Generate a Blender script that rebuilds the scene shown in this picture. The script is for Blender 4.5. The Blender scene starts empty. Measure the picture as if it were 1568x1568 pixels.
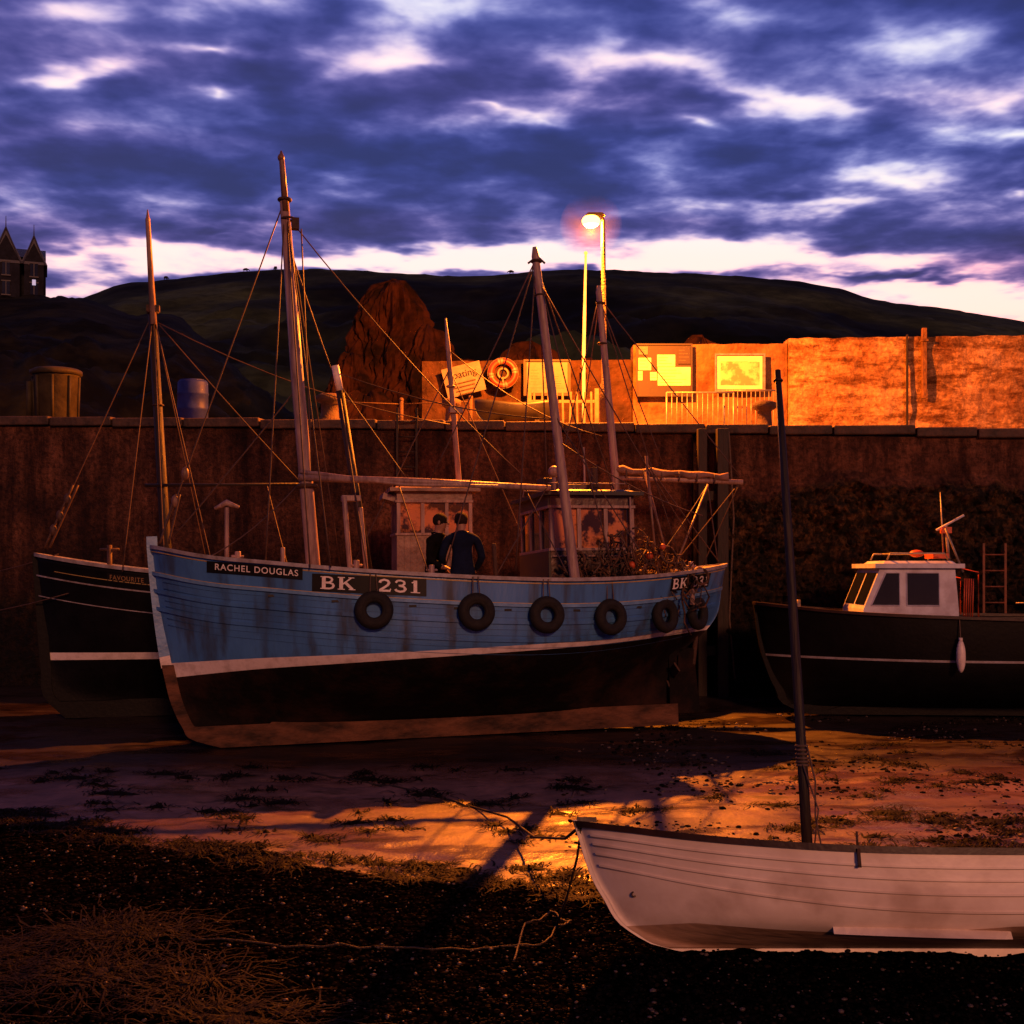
import bpy, math, random
import numpy as np
from mathutils import Vector, Matrix, Euler, noise
random.seed(7); np.random.seed(7)
scene = bpy.context.scene
COL = scene.collection
R = math.radians

# ------------------------------------------------------------------ materials
def pmat(name, c1, c2=None, scale=4, rough=0.6, bump=0.0, bscale=30, stretch=(1,1,1), metal=0.0,
         contrast=(0.35,0.65), spec=0.5, c3=None, s3=1.0, emit=None, coat=0.0, rvar=0.1):
    m = bpy.data.materials.new(name); m.use_nodes = True
    nt = m.node_tree; N = nt.nodes; Lk = nt.links
    b = N['Principled BSDF']
    b.inputs['Roughness'].default_value = rough
    b.inputs['Metallic'].default_value = metal
    b.inputs['Specular IOR Level'].default_value = spec
    b.inputs['Coat Weight'].default_value = coat
    if c2 is None: c2 = tuple(x*0.7 for x in c1)
    tc = N.new('ShaderNodeTexCoord'); mp = N.new('ShaderNodeMapping')
    mp.inputs['Scale'].default_value = stretch
    Lk.new(tc.outputs['Object'], mp.inputs['Vector'])
    n = N.new('ShaderNodeTexNoise'); n.inputs['Scale'].default_value = scale
    n.inputs['Detail'].default_value = 4; n.inputs['Roughness'].default_value = 0.65
    Lk.new(mp.outputs[0], n.inputs['Vector'])
    r = N.new('ShaderNodeValToRGB')
    r.color_ramp.elements[0].position = contrast[0]; r.color_ramp.elements[0].color = (*c2,1)
    r.color_ramp.elements[1].position = contrast[1]; r.color_ramp.elements[1].color = (*c1,1)
    Lk.new(n.outputs['Fac'], r.inputs['Fac'])
    out = r.outputs['Color']
    if c3 is not None:
        n3 = N.new('ShaderNodeTexNoise'); n3.inputs['Scale'].default_value = s3; n3.inputs['Detail'].default_value = 4
        mp3 = N.new('ShaderNodeMapping'); mp3.inputs['Scale'].default_value=(stretch[0]*1.6,stretch[1],stretch[2]) if stretch!=(1,1,1) else (1,1,1)
        Lk.new(tc.outputs['Object'], mp3.inputs[0]); Lk.new(mp3.outputs[0], n3.inputs['Vector'])
        r3 = N.new('ShaderNodeValToRGB'); r3.color_ramp.elements[0].position=0.5; r3.color_ramp.elements[1].position=0.72
        Lk.new(n3.outputs['Fac'], r3.inputs['Fac'])
        mx = N.new('ShaderNodeMix'); mx.data_type='RGBA'
        Lk.new(r3.outputs['Color'], mx.inputs[0]); Lk.new(out, mx.inputs[6]); mx.inputs[7].default_value=(*c3,1)
        out = mx.outputs[2]
    Lk.new(out, b.inputs['Base Color'])
    mr = N.new('ShaderNodeMapRange'); mr.inputs['To Min'].default_value=max(0.02,rough-rvar); mr.inputs['To Max'].default_value=min(1,rough+rvar)
    Lk.new(n.outputs['Fac'], mr.inputs['Value']); Lk.new(mr.outputs[0], b.inputs['Roughness'])
    if bump > 0:
        nb = N.new('ShaderNodeTexNoise'); nb.inputs['Scale'].default_value=bscale; nb.inputs['Detail'].default_value=3
        Lk.new(mp.outputs[0], nb.inputs['Vector'])
        bp = N.new('ShaderNodeBump'); bp.inputs['Strength'].default_value=min(1,bump); bp.inputs['Distance'].default_value=0.05
        Lk.new(nb.outputs['Fac'], bp.inputs['Height']); Lk.new(bp.outputs[0], b.inputs['Normal'])
    if emit:
        b.inputs['Emission Color'].default_value=(*emit[0],1); b.inputs['Emission Strength'].default_value=emit[1]
    return m

M = {}
M['blue']   = pmat('blue_hull_paint',(0.06,0.19,0.48),(0.04,0.125,0.33),1.8,0.36,0.12,14,(1,1,0.22),c3=(0.035,0.05,0.08),s3=3.4,contrast=(0.3,0.6))
M['blue2']  = pmat('pale_blue_paint',(0.14,0.31,0.58),(0.09,0.21,0.42),5,0.40,0.1,20)
M['white']  = pmat('white_paint',(0.66,0.58,0.58),(0.40,0.33,0.31),5,0.42,0.1,25,contrast=(0.25,0.55))
M['dwhite'] = pmat('dinghy_white_paint',(0.80,0.71,0.62),(0.64,0.54,0.46),1.6,0.36,0.05,12,contrast=(0.3,0.6),c3=(0.44,0.34,0.27),s3=2.2)
M['dlow']   = pmat('dinghy_shaded_bottom',(0.46,0.30,0.20),(0.16,0.09,0.055),2.2,0.55,0.2,14,(.35,1,1),contrast=(0.35,0.62),c3=(0.10,0.055,0.035),s3=1.5)  # bilge shade painted into the lower hull colour, broken up by noise
M['yellow'] = pmat('yellow_line_paint',(0.5,0.36,0.12),(0.34,0.22,0.08),9,0.5)
M['antif']  = pmat('antifouling_bottom',(0.030,0.013,0.009),(0.004,0.003,0.003),1.4,0.8,0.3,16,contrast=(0.45,0.75),spec=.12)
M['keel']   = pmat('weathered_keel_wood',(0.13,0.055,0.030),(0.025,0.012,0.008),5,0.75,0.5,18,(0.4,1,1),spec=.2)
M['black']  = pmat('black_hull_paint',(0.004,0.004,0.005),(0.002,0.002,0.002),3,0.55,0.1,16,spec=.15)
M['blackbd']= pmat('black_board',(0.006,0.006,0.007),None,6,0.5,spec=.3)
M['rubber'] = pmat('tyre_rubber',(0.009,0.009,0.010),(0.016,0.014,0.013),12,0.75,0.3,60,spec=.25)
M['deck']   = pmat('deck_planks',(0.12,0.075,0.05),(0.05,0.035,0.025),5,0.7,0.3,12,(0.3,3,1))
M['inner']  = pmat('bulwark_inner',(0.10,0.09,0.09),(0.05,0.045,0.045),4,0.6)
M['rail']   = pmat('cap_rail_paint',(0.36,0.34,0.40),(0.20,0.17,0.17),6,0.45,0.1,25)
M['wood']   = pmat('mast_wood',(0.20,0.10,0.065),(0.10,0.05,0.03),6,0.5,0.3,14,(3,3,0.3))
M['mastp']  = pmat('mast_pale_paint',(0.36,0.24,0.22),(0.17,0.10,0.09),5,0.5,0.2,14,(3,3,0.4))
M['dkwood'] = pmat('dark_mast_wood',(0.024,0.014,0.011),(0.012,0.008,0.006),6,0.6,0.3,14,(3,3,0.3),spec=.35)
M['varn']   = pmat('wheelhouse_paint',(0.15,0.072,0.045),(0.06,0.028,0.018),3,0.42,0.25,15,c3=(.03,.016,.012),s3=4)
M['whroof'] = pmat('wheelhouse_roof',(0.30,0.19,0.15),(0.14,0.08,0.06),3,0.5,0.25,15)
M['dkpaint']= pmat('dark_wheelhouse_paint',(0.022,0.018,0.020),(0.010,0.009,0.009),4,0.5)
M['glass']  = pmat('window_glass',(0.008,0.010,0.018),None,2,0.08,0,1,spec=0.45,rvar=0.02)
M['pane']   = pmat('glow_painted_pane',(0.55,0.20,0.07),(0.05,0.02,0.012),3.2,0.12,0,1,spec=0.5,rvar=0.04,contrast=(.44,.54))  # orange glow of the windows painted into the pane colour
M['rope']   = pmat('rope',(0.12,0.075,0.055),(0.06,0.038,0.03),30,0.85)
M['wire']   = pmat('rigging_wire',(0.085,0.045,0.036),(0.045,0.025,0.02),30,0.6,spec=.3)
M['net']    = pmat('fishing_net',(0.14,0.055,0.026),(0.022,0.012,0.008),14,0.85,0.6,40)
M['steel']  = pmat('galvanised_steel',(0.30,0.27,0.25),(0.17,0.14,0.11),8,0.45,0.1,25,metal=0.4)
M['rust']   = pmat('rusty_iron',(0.07,0.030,0.017),(0.03,0.014,0.009),9,0.8,0.4,30)
M['orange'] = pmat('orange_plastic',(0.50,0.075,0.02),(0.34,0.05,0.015),6,0.5)
M['sail']   = pmat('furled_sail',(0.24,0.135,0.115),(0.11,0.058,0.048),5,0.8,0.4,14)
M['gunbr']  = pmat('gunwale_brown',(0.040,0.016,0.012),(0.020,0.009,0.007),6,0.5,0.1,20)
M['bwhite'] = pmat('boat_house_white',(0.55,0.57,0.70),(0.38,0.36,0.44),4,0.4)

# ------------------------------------------------------------------ mesh builder
def frame(d):
    d = d.normalized()
    up = Vector((0,0,1)) if abs(d.z) < 0.95 else Vector((1,0,0))
    a = d.cross(up).normalized(); b = a.cross(d).normalized()
    return a, b
class MB:
    def __init__(s): s.v=[]; s.f=[]; s.m=[]; s.s=[]
    def add(s, V, F, mi=0, sm=False):
        o=len(s.v); s.v += [tuple(x) for x in V]
        for f in F: s.f.append([i+o for i in f]); s.m.append(mi); s.s.append(sm)
    def box(s, c, size, mi=0, rot=(0,0,0), taper=(1,1)):
        h = Vector(size)/2; E = Euler([R(a) for a in rot]).to_matrix(); V=[]
        for sz in (-1,1):
            for sx,sy in ((-1,-1),(1,-1),(1,1),(-1,1)):
                tx,ty = taper if sz>0 else (1,1)
                V.append(Vector(c)+E@Vector((sx*h.x*tx,sy*h.y*ty,sz*h.z)))
        s.add(V,[(3,2,1,0),(4,5,6,7),(0,1,5,4),(1,2,6,5),(2,3,7,6),(3,0,4,7)],mi)
    def tube(s, pts, r, n=8, mi=0, cap=True):
        pts=[Vector(p) for p in pts]; k=len(pts)
        rr = r if isinstance(r,(list,tuple)) else [r]*k
        V=[];F=[]
        for i,p in enumerate(pts):
            d=(pts[min(i+1,k-1)]-pts[max(i-1,0)])
            if d.length<1e-9: d=Vector((0,0,1))
            a,b=frame(d)
            for j in range(n):
                t=2*math.pi*j/n; V.append(p+rr[i]*(math.cos(t)*a+math.sin(t)*b))
        for i in range(k-1):
            for j in range(n):
                j2=(j+1)%n; F.append((i*n+j,(i+1)*n+j,(i+1)*n+j2,i*n+j2))
        if cap: F.append(tuple(range(n))); F.append(tuple(reversed(range((k-1)*n,k*n))))
        s.add(V,F,mi,n>4)
    def cyl(s,p0,p1,r0,r1=None,n=12,mi=0): s.tube([p0,p1],[r0,r0 if r1 is None else r1],n,mi)
    def rope(s,p0,p1,r=0.011,sag=0.0,mi=0,seg=8):
        p0=Vector(p0);p1=Vector(p1)
        s.tube([p0.lerp(p1,i/seg)-Vector((0,0,sag*4*(i/seg)*(1-i/seg))) for i in range(seg+1)],r,5,mi)
    def torus(s,c,axis,Rm,r,mi=0,n=28,k=10,mfun=None):
        a,b=frame(Vector(axis)); ax=Vector(axis).normalized(); V=[];c=Vector(c)
        for i in range(n):
            t=2*math.pi*i/n; d=math.cos(t)*a+math.sin(t)*b
            for j in range(k):
                u=2*math.pi*j/k; V.append(c+d*(Rm+r*math.cos(u))+ax*(r*math.sin(u)))
        for i in range(n):
            F=[]
            for j in range(k):
                i2=(i+1)%n;j2=(j+1)%k; F.append((i*k+j,i2*k+j,i2*k+j2,i*k+j2))
            if i==0: o=len(s.v); s.v+= [tuple(x) for x in V]
            for f in F: s.f.append([q+o for q in f]); s.m.append(mfun(i) if mfun else mi); s.s.append(True)
    def ball(s,c,rad,mi=0,n=12,k=8,jit=0,zmin=-1):
        V=[];F=[];c=Vector(c); rad=Vector(rad) if not isinstance(rad,(int,float)) else Vector((rad,)*3)
        for i in range(k+1):
            ph=math.pi*i/k
            for j in range(n):
                t=2*math.pi*j/n; d=Vector((math.sin(ph)*math.cos(t),math.sin(ph)*math.sin(t),max(zmin,math.cos(ph))))
                w=1+jit*noise.noise(d*2.3+c*3.1)
                V.append(c+Vector((d.x*rad.x*w,d.y*rad.y*w,d.z*rad.z*w)))
        for i in range(k):
            for j in range(n):
                j2=(j+1)%n; F.append((i*n+j,(i+1)*n+j,(i+1)*n+j2,i*n+j2))
        s.add(V,F,mi,True)
    def obj(s,name,mats,parent=None,bevel=0,loc=None,rot=None):
        me=bpy.data.meshes.new(name); me.from_pydata(s.v,[],s.f)
        me.polygons.foreach_set('material_index',s.m); me.polygons.foreach_set('use_smooth',s.s)
        for m in mats: me.materials.append(M[m] if isinstance(m,str) else m)
        me.update(); ob=bpy.data.objects.new(name,me); COL.objects.link(ob)
        if parent: ob.parent=parent
        if loc: ob.location=loc
        if rot: ob.rotation_euler=rot
        if bevel:
            b=ob.modifiers.new('Bevel','BEVEL'); b.width=bevel; b.segments=2; b.limit_method='ANGLE'; b.angle_limit=R(40)
        return ob
def empty(name,loc=(0,0,0),rot=(0,0,0)):
    e=bpy.data.objects.new(name,None); e.location=loc; e.rotation_euler=rot; e.empty_display_size=0.3; COL.objects.link(e)
    return e
def MW(loc,rot): return Matrix.Translation(loc)@Euler(rot).to_matrix().to_4x4()
def herm(xs,ys):
    xs=np.array(xs,float);ys=np.array(ys,float)
    m=np.gradient(ys,xs)
    def f(x):
        x=min(max(x,xs[0]),xs[-1]); i=min(max(int(np.searchsorted(xs,x))-1,0),len(xs)-2)
        h=xs[i+1]-xs[i]; t=(x-xs[i])/h
        return float((2*t**3-3*t*t+1)*ys[i]+(t**3-2*t*t+t)*h*m[i]+(-2*t**3+3*t*t)*ys[i+1]+(t**3-t*t)*h*m[i+1])
    return f

# ------------------------------------------------------------------ hull
class Hull:
    def __init__(s,L,B,zk,sheer,wl,stripe,stem,stern,sec,kb=(0.6,1.3),ks=(0.5,1.6),tr=0.0,mid=(0.5,0.45)):
        s.__dict__.update(locals())
    def pt(s,t,z):
        zs=s.sheer(t); q=min(max((z-s.zk)/(zs-s.zk),0),1)
        u=s.stern(z)+(s.stem(z)-s.stern(z))*t
        a=min(max((1-t)/s.mid[0],0),1); c=min(max(t/s.mid[1],0),1)
        Pb=(1-(1-a)**2.2)**(s.kb[1]+(s.kb[0]-s.kb[1])*q)
        Ps=s.tr*q**0.6+(1-s.tr*q**0.6)*(1-(1-c)**2.2)**(s.ks[1]+(s.ks[0]-s.ks[1])*q)
        return u, max(s.B*s.sec(q)*Pb*Ps,0.035)
    def at_u(s,u,z):
        t=(u-s.stern(z))/(s.stem(z)-s.stern(z)); return s.pt(t,z)[1]
def hull_mesh(h,name,parent,mats,nt=64,nb=12,ns=14,bul=0.65,wall=0.05):
    mb=MB(); ts=[0.5-0.5*math.cos(math.pi*i/nt) for i in range(nt+1)]
    idx={}
    rowsN=nb+1+ns
    for sgn in (1,-1):
        for i,t in enumerate(ts):
            w=h.wl(t); st=h.stripe(t); zs=h.sheer(t)
            zz=[h.zk+(w-st-h.zk)*k/nb for k in range(nb+1)]+[w+(zs-w)*k/ns for k in range(ns+1)]
            for k,z in enumerate(zz):
                u,y=h.pt(t,z); idx[(sgn,i,k)]=len(mb.v); mb.v.append((u,sgn*y,z))
            for k in range(5):
                z=zs-bul*k/4; u,y=h.pt(t,z); cx=0.06*(0.5-t)*2
                idx[(sgn,i,100+k)]=len(mb.v); mb.v.append((u+cx,sgn*max(y-wall,0.005),z))
    def face(a,mi,sm=True): mb.f.append(a); mb.m.append(mi); mb.s.append(sm)
    K=rowsN
    for sgn in (1,-1):
        for i in range(nt):
            for k in range(K):
                mi=0 if k<nb else (1 if k==nb else 2)
                q=[idx[(sgn,i,k)],idx[(sgn,i+1,k)],idx[(sgn,i+1,k+1)],idx[(sgn,i,k+1)]]
                face(q if sgn<0 else q[::-1],mi)
            for k in range(4):
                q=[idx[(sgn,i,100+k)],idx[(sgn,i+1,100+k)],idx[(sgn,i+1,101+k)],idx[(sgn,i,101+k)]]
                face(q if sgn<0 else q[::-1],3)
            q=[idx[(sgn,i,K)],idx[(sgn,i+1,K)],idx[(sgn,i+1,100)],idx[(sgn,i,100)]]
            face(q if sgn<0 else q[::-1],3,False)
    for i in range(nt):
        face([idx[(1,i,0)],idx[(1,i+1,0)],idx[(-1,i+1,0)],idx[(-1,i,0)]],0)
        face([idx[(1,i,104)],idx[(-1,i,104)],idx[(-1,i+1,104)],idx[(1,i+1,104)]],4,False)
    for i,rv in ((0,1),(nt,0)):
        for k in range(K):
            mi=0 if k<nb else (1 if k==nb else 2)
            q=[idx[(1,i,k)],idx[(1,i,k+1)],idx[(-1,i,k+1)],idx[(-1,i,k)]]
            face(q if rv else q[::-1],mi,False)
    return mb.obj(name,mats,parent)
def strake(h,mb,zf,hh,out,mi=0,t0=0.0,t1=1.0,n=60,inn=0.02,sides=(1,-1)):
    for sgn in sides:
        V=[];F=[]
        for i in range(n+1):
            t=t0+(t1-t0)*(0.5-0.5*math.cos(math.pi*i/n)); z=zf(t)
            u,y=h.pt(t,z); u2,y2=h.pt(t,z+hh)
            ex=0.03*max(0,(t-0.93)/0.07)
            V+= [(u+ex,sgn*(y-inn),z),(u+ex,sgn*(y+out),z),(u2+ex,sgn*(y2+out),z+hh),(u2+ex,sgn*(y2-inn),z+hh)]
        for i in range(n):
            a=i*4;b=a+4
            for k in range(4):
                k2=(k+1)%4; q=(a+k,b+k,b+k2,a+k2); F.append(q if sgn>0 else q[::-1])
        F.append((0,1,2,3)); F.append((n*4+3,n*4+2,n*4+1,n*4))
        mb.add(V,F,mi,False)
def keel_stem(h,mb,th=0.07,mi=0,aft=None,out=0.06,ztop=None,zb=0.0):
    O=[];I=[]; ztop=ztop or h.sheer(1.0)
    n=22
    for i in range(n+1):
        z=ztop+(zb-ztop)*(i/n); x=h.stem(z)
        O.append((x+out,z)); I.append((x-0.10-(0.5*(1-(z-zb)/(h.zk-zb)) if z<h.zk else 0),max(z,h.zk+0.04)))
    xf=O[-1][0]; aft = h.stern(h.zk) if aft is None else aft
    for i in range(1,11):
        u=xf+(aft-xf)*i/10; O.append((u,zb)); I.append((min(u,I[n][0]),h.zk+0.06))
    V=[];F=[]
    for (a,b),(c,d) in zip(O,I): V+=[(a,th,b),(a,-th,b),(c,-th,d),(c,th,d)]
    for i in range(len(O)-1):
        a=i*4;b=a+4
        for k in range(4):
            k2=(k+1)%4; F.append((a+k,a+k2,b+k2,b+k))
    F.append((3,2,1,0)); e=(len(O)-1)*4; F.append((e,e+1,e+2,e+3))
    mb.add(V,F,mi)
def hull_text(h,txt,uc,zc,size,parent,name,mat,off=0.03,slope=0.0,bold=0.0,xs=1.0):
    cu=bpy.data.curves.new(name,'FONT'); cu.body=txt; cu.size=size; cu.align_x='CENTER'; cu.align_y='CENTER'; cu.offset=bold; cu.space_character=1.15
    ob=bpy.data.objects.new(name,cu); COL.objects.link(ob)
    bpy.context.view_layer.update()
    me=bpy.data.meshes.new_from_object(ob.evaluated_get(bpy.context.evaluated_depsgraph_get()))
    bpy.data.objects.remove(ob)
    for v in me.vertices:
        a,b=v.co.x*xs,v.co.y; u=uc-a; z=zc+b+slope*(-a)
        v.co=Vector((u,h.at_u(u,z)+off,z))
    me.materials.clear(); me.materials.append(M[mat])
    o=bpy.data.objects.new(name,me); COL.objects.link(o); o.parent=parent
# hand-painted slab-serif glyphs, as brush strokes in a unit box
GL={'B':(.80,[([(.2,0),(.2,1)],.20),([(.02,.035),(.45,.035)],.07),([(.02,.965),(.45,.965)],.07),
              ([(.2,.95),(.46,.95),(.60,.88),(.64,.76),(.60,.62),(.46,.53),(.2,.53)],.12),([(.2,.50),(.50,.50),(.67,.42),(.72,.27),(.66,.12),(.50,.05),(.2,.05)],.13)]),
    'K':(.92,[([(.2,0),(.2,1)],.20),([(.02,.035),(.40,.035)],.07),([(.02,.965),(.40,.965)],.07),([(.25,.40),(.74,.95)],.09),([(.42,.58),(.80,.05)],.18),([(.58,.965),(.90,.965)],.06),([(.60,.035),(.96,.035)],.07)]),
    '2':(.74,[([(.10,.70),(.14,.86),(.34,.95),(.54,.88),(.60,.72),(.52,.52),(.30,.30),(.10,.12)],.15),([(.06,.08),(.66,.08)],.16),([(.64,.05),(.68,.26)],.06)]),
    '3':(.74,[([(.10,.76),(.20,.92),(.38,.95),(.56,.86),(.58,.68),(.46,.56),(.26,.53)],.13),([(.30,.52),(.54,.46),(.64,.28),(.54,.10),(.34,.05),(.14,.12),(.08,.24)],.15)]),
    '1':(.58,[([(.32,0),(.32,1)],.20),([(.34,.93),(.12,.80)],.09),([(.06,.035),(.58,.035)],.07)]),' ':(.45,[])}
def glyphs(h,mb,txt,uc,zc,H,slope,xs=1.0,off=0.018,mi=0,gap=.12):
    tot=sum(GL[c][0]+gap for c in txt)*H*xs; x0=-tot/2; k=0
    for ch in txt:
        wd_,st=GL[ch]
        for pts,w in st:
            P=[Vector((x0+p[0]*H*xs,(p[1]-.5)*H)) for p in pts]; Q=[P[0]]
            for a,b in zip(P[:-1],P[1:]):
                for j in range(1,4): Q.append(a.lerp(b,j/3))
            V=[]
            for i,p in enumerate(Q):
                d=(Q[min(i+1,len(Q)-1)]-Q[max(i-1,0)]).normalized(); nn=Vector((-d.y,d.x))*w*H/2; nn.x*=xs
                for s_ in (1,-1):
                    q=p+nn*s_; u=uc-q.x; z=zc+q.y-slope*q.x; V.append((u,h.at_u(u,z)+off+k*.0005,z))
            mb.add(V,[(i*2,i*2+1,i*2+3,i*2+2) for i in range(len(Q)-1)],mi); k+=1
        x0+=(wd_+gap)*H*xs
def hull_board(h,mb,u0,u1,z0,z1,off,mi,slope=0.0):
    n=12;V=[];F=[];uc=(u0+u1)/2
    for i in range(n+1):
        u=u0+(u1-u0)*i/n
        for z in (z0,z1):
            zz=z+slope*(u-uc); ff=h.at_u(u,zz)
            V.append((u,ff-0.02,zz)); V.append((u,ff+off,zz))
    for i in range(n):
        a=i*4;b=a+4
        F+=[(a+1,b+1,b+3,a+3)[::-1],(a+3,b+3,b+2,a+2)[::-1],(a,b,b+1,a+1)[::-1]]
    F+=[(0,1,3,2),(n*4,n*4+2,n*4+3,n*4+1)]
    mb.add(V,F,mi)

def wheelhouse(mb,x0,x1,hw,z0,zs,zh,zr,nf,ns,body=0,fr=1,gl=2,rf=3,over=0.12):
    cx=(x0+x1)/2; L=x1-x0
    mb.box((cx,0,(z0+zs)/2),(L,2*hw,zs-z0),body)
    mb.box((cx,0,(zs+zh)/2),(L-0.08,2*hw-0.08,zh-zs+0.04),gl)
    mb.box((cx,0,(zh+zr)/2),(L,2*hw,zr-zh),body)
    p=0.06; H=zh-zs; cz=(zs+zh)/2
    for i in range(ns+1):
        x=x0+p/2+(L-p)*i/ns
        for sg in (1,-1): mb.box((x,sg*(hw-p/2+0.003),cz),(p,p,H),fr)
    for i in range(1,nf):
        y=-hw+2*hw*i/nf
        for x in (x0+p/2-0.003,x1-p/2+0.003): mb.box((x,y,cz),(p,p,H),fr)
    for sg in (1,-1):
        mb.box((cx,sg*(hw+0.012),zs),(L+0.03,0.03,0.04),fr); mb.box((cx,sg*(hw+0.012),zh),(L+0.03,0.03,0.04),fr)
        mb.box((cx,sg*(hw+0.01),z0+(zs-z0)*0.5),(L*0.96,0.02,0.03),fr)
        # cabin door with panel and handle, vertical boarding
        mb.box((x0+L*.18,sg*(hw+0.009),z0+(zs-z0)*.62),(L*.24,0.018,(zs-z0)*.66),rf); mb.cyl((x0+L*.27,sg*(hw+0.03),zs-.2),(x0+L*.27,sg*(hw+0.03),zs-.1),.01,mi=fr,n=6)
        for j in range(1,8): mb.box((x0+L*(.32+.66*j/8),sg*(hw+0.003),z0+(zs-z0)*.75),(0.012,0.008,(zs-z0)*.46),rf)
    mb.box((x1+0.012,0,zs),(0.03,2*hw,0.04),fr); mb.box((x1+0.012,0,zh),(0.03,2*hw,0.04),fr)
    mb.box((cx,0,zr+0.03),(L+2*over,2*hw+2*over,0.06),rf); mb.box((cx,0,zr+0.08),(L+over,2*hw+over*0.6,0.05),rf,taper=(0.85,0.8))
    for sg in (1,-1):
        mb.tube([(x0,sg*hw*.8,zr+.10),(x0+.02,sg*hw*.8,zr+.2),(x1-.02,sg*hw*.8,zr+.2),(x1,sg*hw*.8,zr+.10)],.010,6,fr)

# ================================================================== MAIN FISHING BOAT
loc=(3.3,18.3,0.0); rot=(R(4),0,R(196.4)); boat=empty('fishing_boat',loc,rot); WM=MW(loc,rot).inverted()
W=lambda p: WM@Vector(p)
hA=Hull(8.5,1.52,0.26,
  herm([0,.12,.24,.35,.47,.59,.71,.82,.94,1],[2.44,2.31,2.23,2.21,2.24,2.30,2.38,2.48,2.62,2.76]),
  herm([0,.12,.24,.47,.7,.85,1],[1.50,1.44,1.38,1.31,1.26,1.23,1.17]),
  herm([0,.3,.6,.85,1],[.07,.08,.10,.15,.20]),
  herm([0,.12,.3,.55,1.0,1.6,2.2,2.8],[7.55,7.92,8.06,8.18,8.30,8.40,8.47,8.52]),
  herm([0,.4,.8,1.1,1.35,1.6,2.0,2.45],[1.0,.98,.92,.72,.36,.12,0.0,-0.02]),
  herm([0,.08,.18,.3,.42,.55,.75,1],[.04,.18,.42,.68,.86,.95,.985,1.0]),kb=(.50,1.25),ks=(.46,1.7))
hull_mesh(hA,'hull',boat,['antif','white','blue','inner','deck'],bul=0.62)
mb=MB(); keel_stem(hA,mb,0.07,0,aft=0.8,ztop=1.15)
mb.obj('keel',['keel'],boat)
mb=MB()
V=[]
for i in range(13):
    z=1.12+(2.90-1.12)*i/12; x=hA.stem(min(z,2.8)); V.append((x+0.0,0,z))
for i in range(12):
    a=V[i];b=V[i+1]; mb.box(((a[0]+b[0])/2,0,(a[2]+b[2])/2),(0.14,0.13,(b[2]-a[2])*1.01),0 if a[2]>1.15 else 1,rot=(0,math.degrees(math.atan2(b[0]-a[0],b[2]-a[2])),0))
mb.obj('stem_post',['blue2','white'],boat)
mb=MB()
strake(hA,mb,lambda t:hA.sheer(t)-0.03,0.05,0.05,0,inn=0.12)
strake(hA,mb,lambda t:hA.sheer(t)-0.385,0.045,0.035,1)
strake(hA,mb,lambda t:hA.sheer(t)-0.343,0.012,0.010,2)
strake(hA,mb,lambda t:hA.sheer(t)-0.62,0.05,0.030,3,t0=0.02)
strake(hA,mb,lambda t:hA.sheer(t)-0.86,0.05,0.026,3,t0=0.03)
strake(hA,mb,lambda t:hA.sheer(t)-0.07,0.014,0.008,2)
mb.obj('rubbing_strakes',['rail','blue2','yellow','blue'],boat)
M['seam']=pmat('seam_paint',(0.03,0.10,0.27),(0.02,0.06,0.15),6,0.6)
mb=MB()
for fz in (0.45,0.54,0.70,0.78,0.94,1.03):
    strake(hA,mb,lambda t,fz=fz:hA.sheer(t)-fz,0.006,0.003,0,t0=0.04,t1=0.985)
mb.obj('plank_seams',['seam'],boat)
mb=MB(); hull_board(hA,mb,5.02,6.50,2.055,2.285,0.012,0,slope=0.065); hull_board(hA,mb,6.62,7.82,2.315,2.465,0.012,0,slope=0.105)
hull_board(hA,mb,0.55,1.35,2.06,2.26,0.012,0,slope=-0.08)
for u in (7.0,6.2,5.2,4.6,3.9,2.9,1.9): mb.box((u,hA.at_u(u,hA.sheer(u/8.5)-.43)+.002,hA.sheer(u/8.5)-.43),(.10,.012,.03),0)
mb.obj('name_boards',['blackbd'],boat)
M['letter']=pmat('lettering_paint',(0.85,0.78,0.78),(0.65,0.58,0.56),20,0.5)
mb=MB(); glyphs(hA,mb,'BK  231',5.74,2.172,0.165,0.065,xs=1.45); glyphs(hA,mb,'BK 231',0.95,2.158,0.145,-0.08,xs=1.05)
mb.obj('registration_number',['letter'],boat)
hull_text(hA,'RACHEL DOUGLAS',7.2,2.39,0.115,boat,'name_lettering','letter',slope=0.105,bold=0.001,xs=0.95)
for i,(u,z) in enumerate([(5.72,1.84),(4.36,1.79),(3.37,1.73),(2.39,1.68),(1.42,1.68),(0.72,1.70)]):
    mb=MB(); y=hA.at_u(u,z)+0.085; dy=(hA.at_u(u+0.1,z)-hA.at_u(u-0.1,z))/0.2; nrm=Vector((-dy,1,0.05))
    mb.torus((u,y,z),nrm,0.180,0.076,0); mb.torus((u,y+0.02,z),nrm,0.145,0.045,0)
    zs=hA.sheer(u/8.5); mb.rope((u-0.05,y,z+0.2),(u-0.03,y-0.01,zs),0.008,mi=1); mb.rope((u+0.05,y,z+0.2),(u+0.04,y-0.01,zs),0.008,mi=1)
    mb.obj('tyre_fender_%d'%(i+1),['rubber','rope'],boat)
mb=MB(); mb.box((0.62,0,0.66),(0.42,0.07,1.0),0,taper=(0.6,1)); mb.box((0.86,0,0.7),(0.14,0.13,0.9),0); mb.cyl((0.5,0,0.9),(0.3,0,2.2),0.04,mi=1)
for a in range(3):
    t=a*2.09+0.4; mb.box((0.90,0.22*math.cos(t),0.75+0.22*math.sin(t)),(0.03,0.16,0.34),1,rot=(math.degrees(t)-90,25,0))
mb.obj('rudder',['antif','rust'],boat,bevel=0.01)
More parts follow.
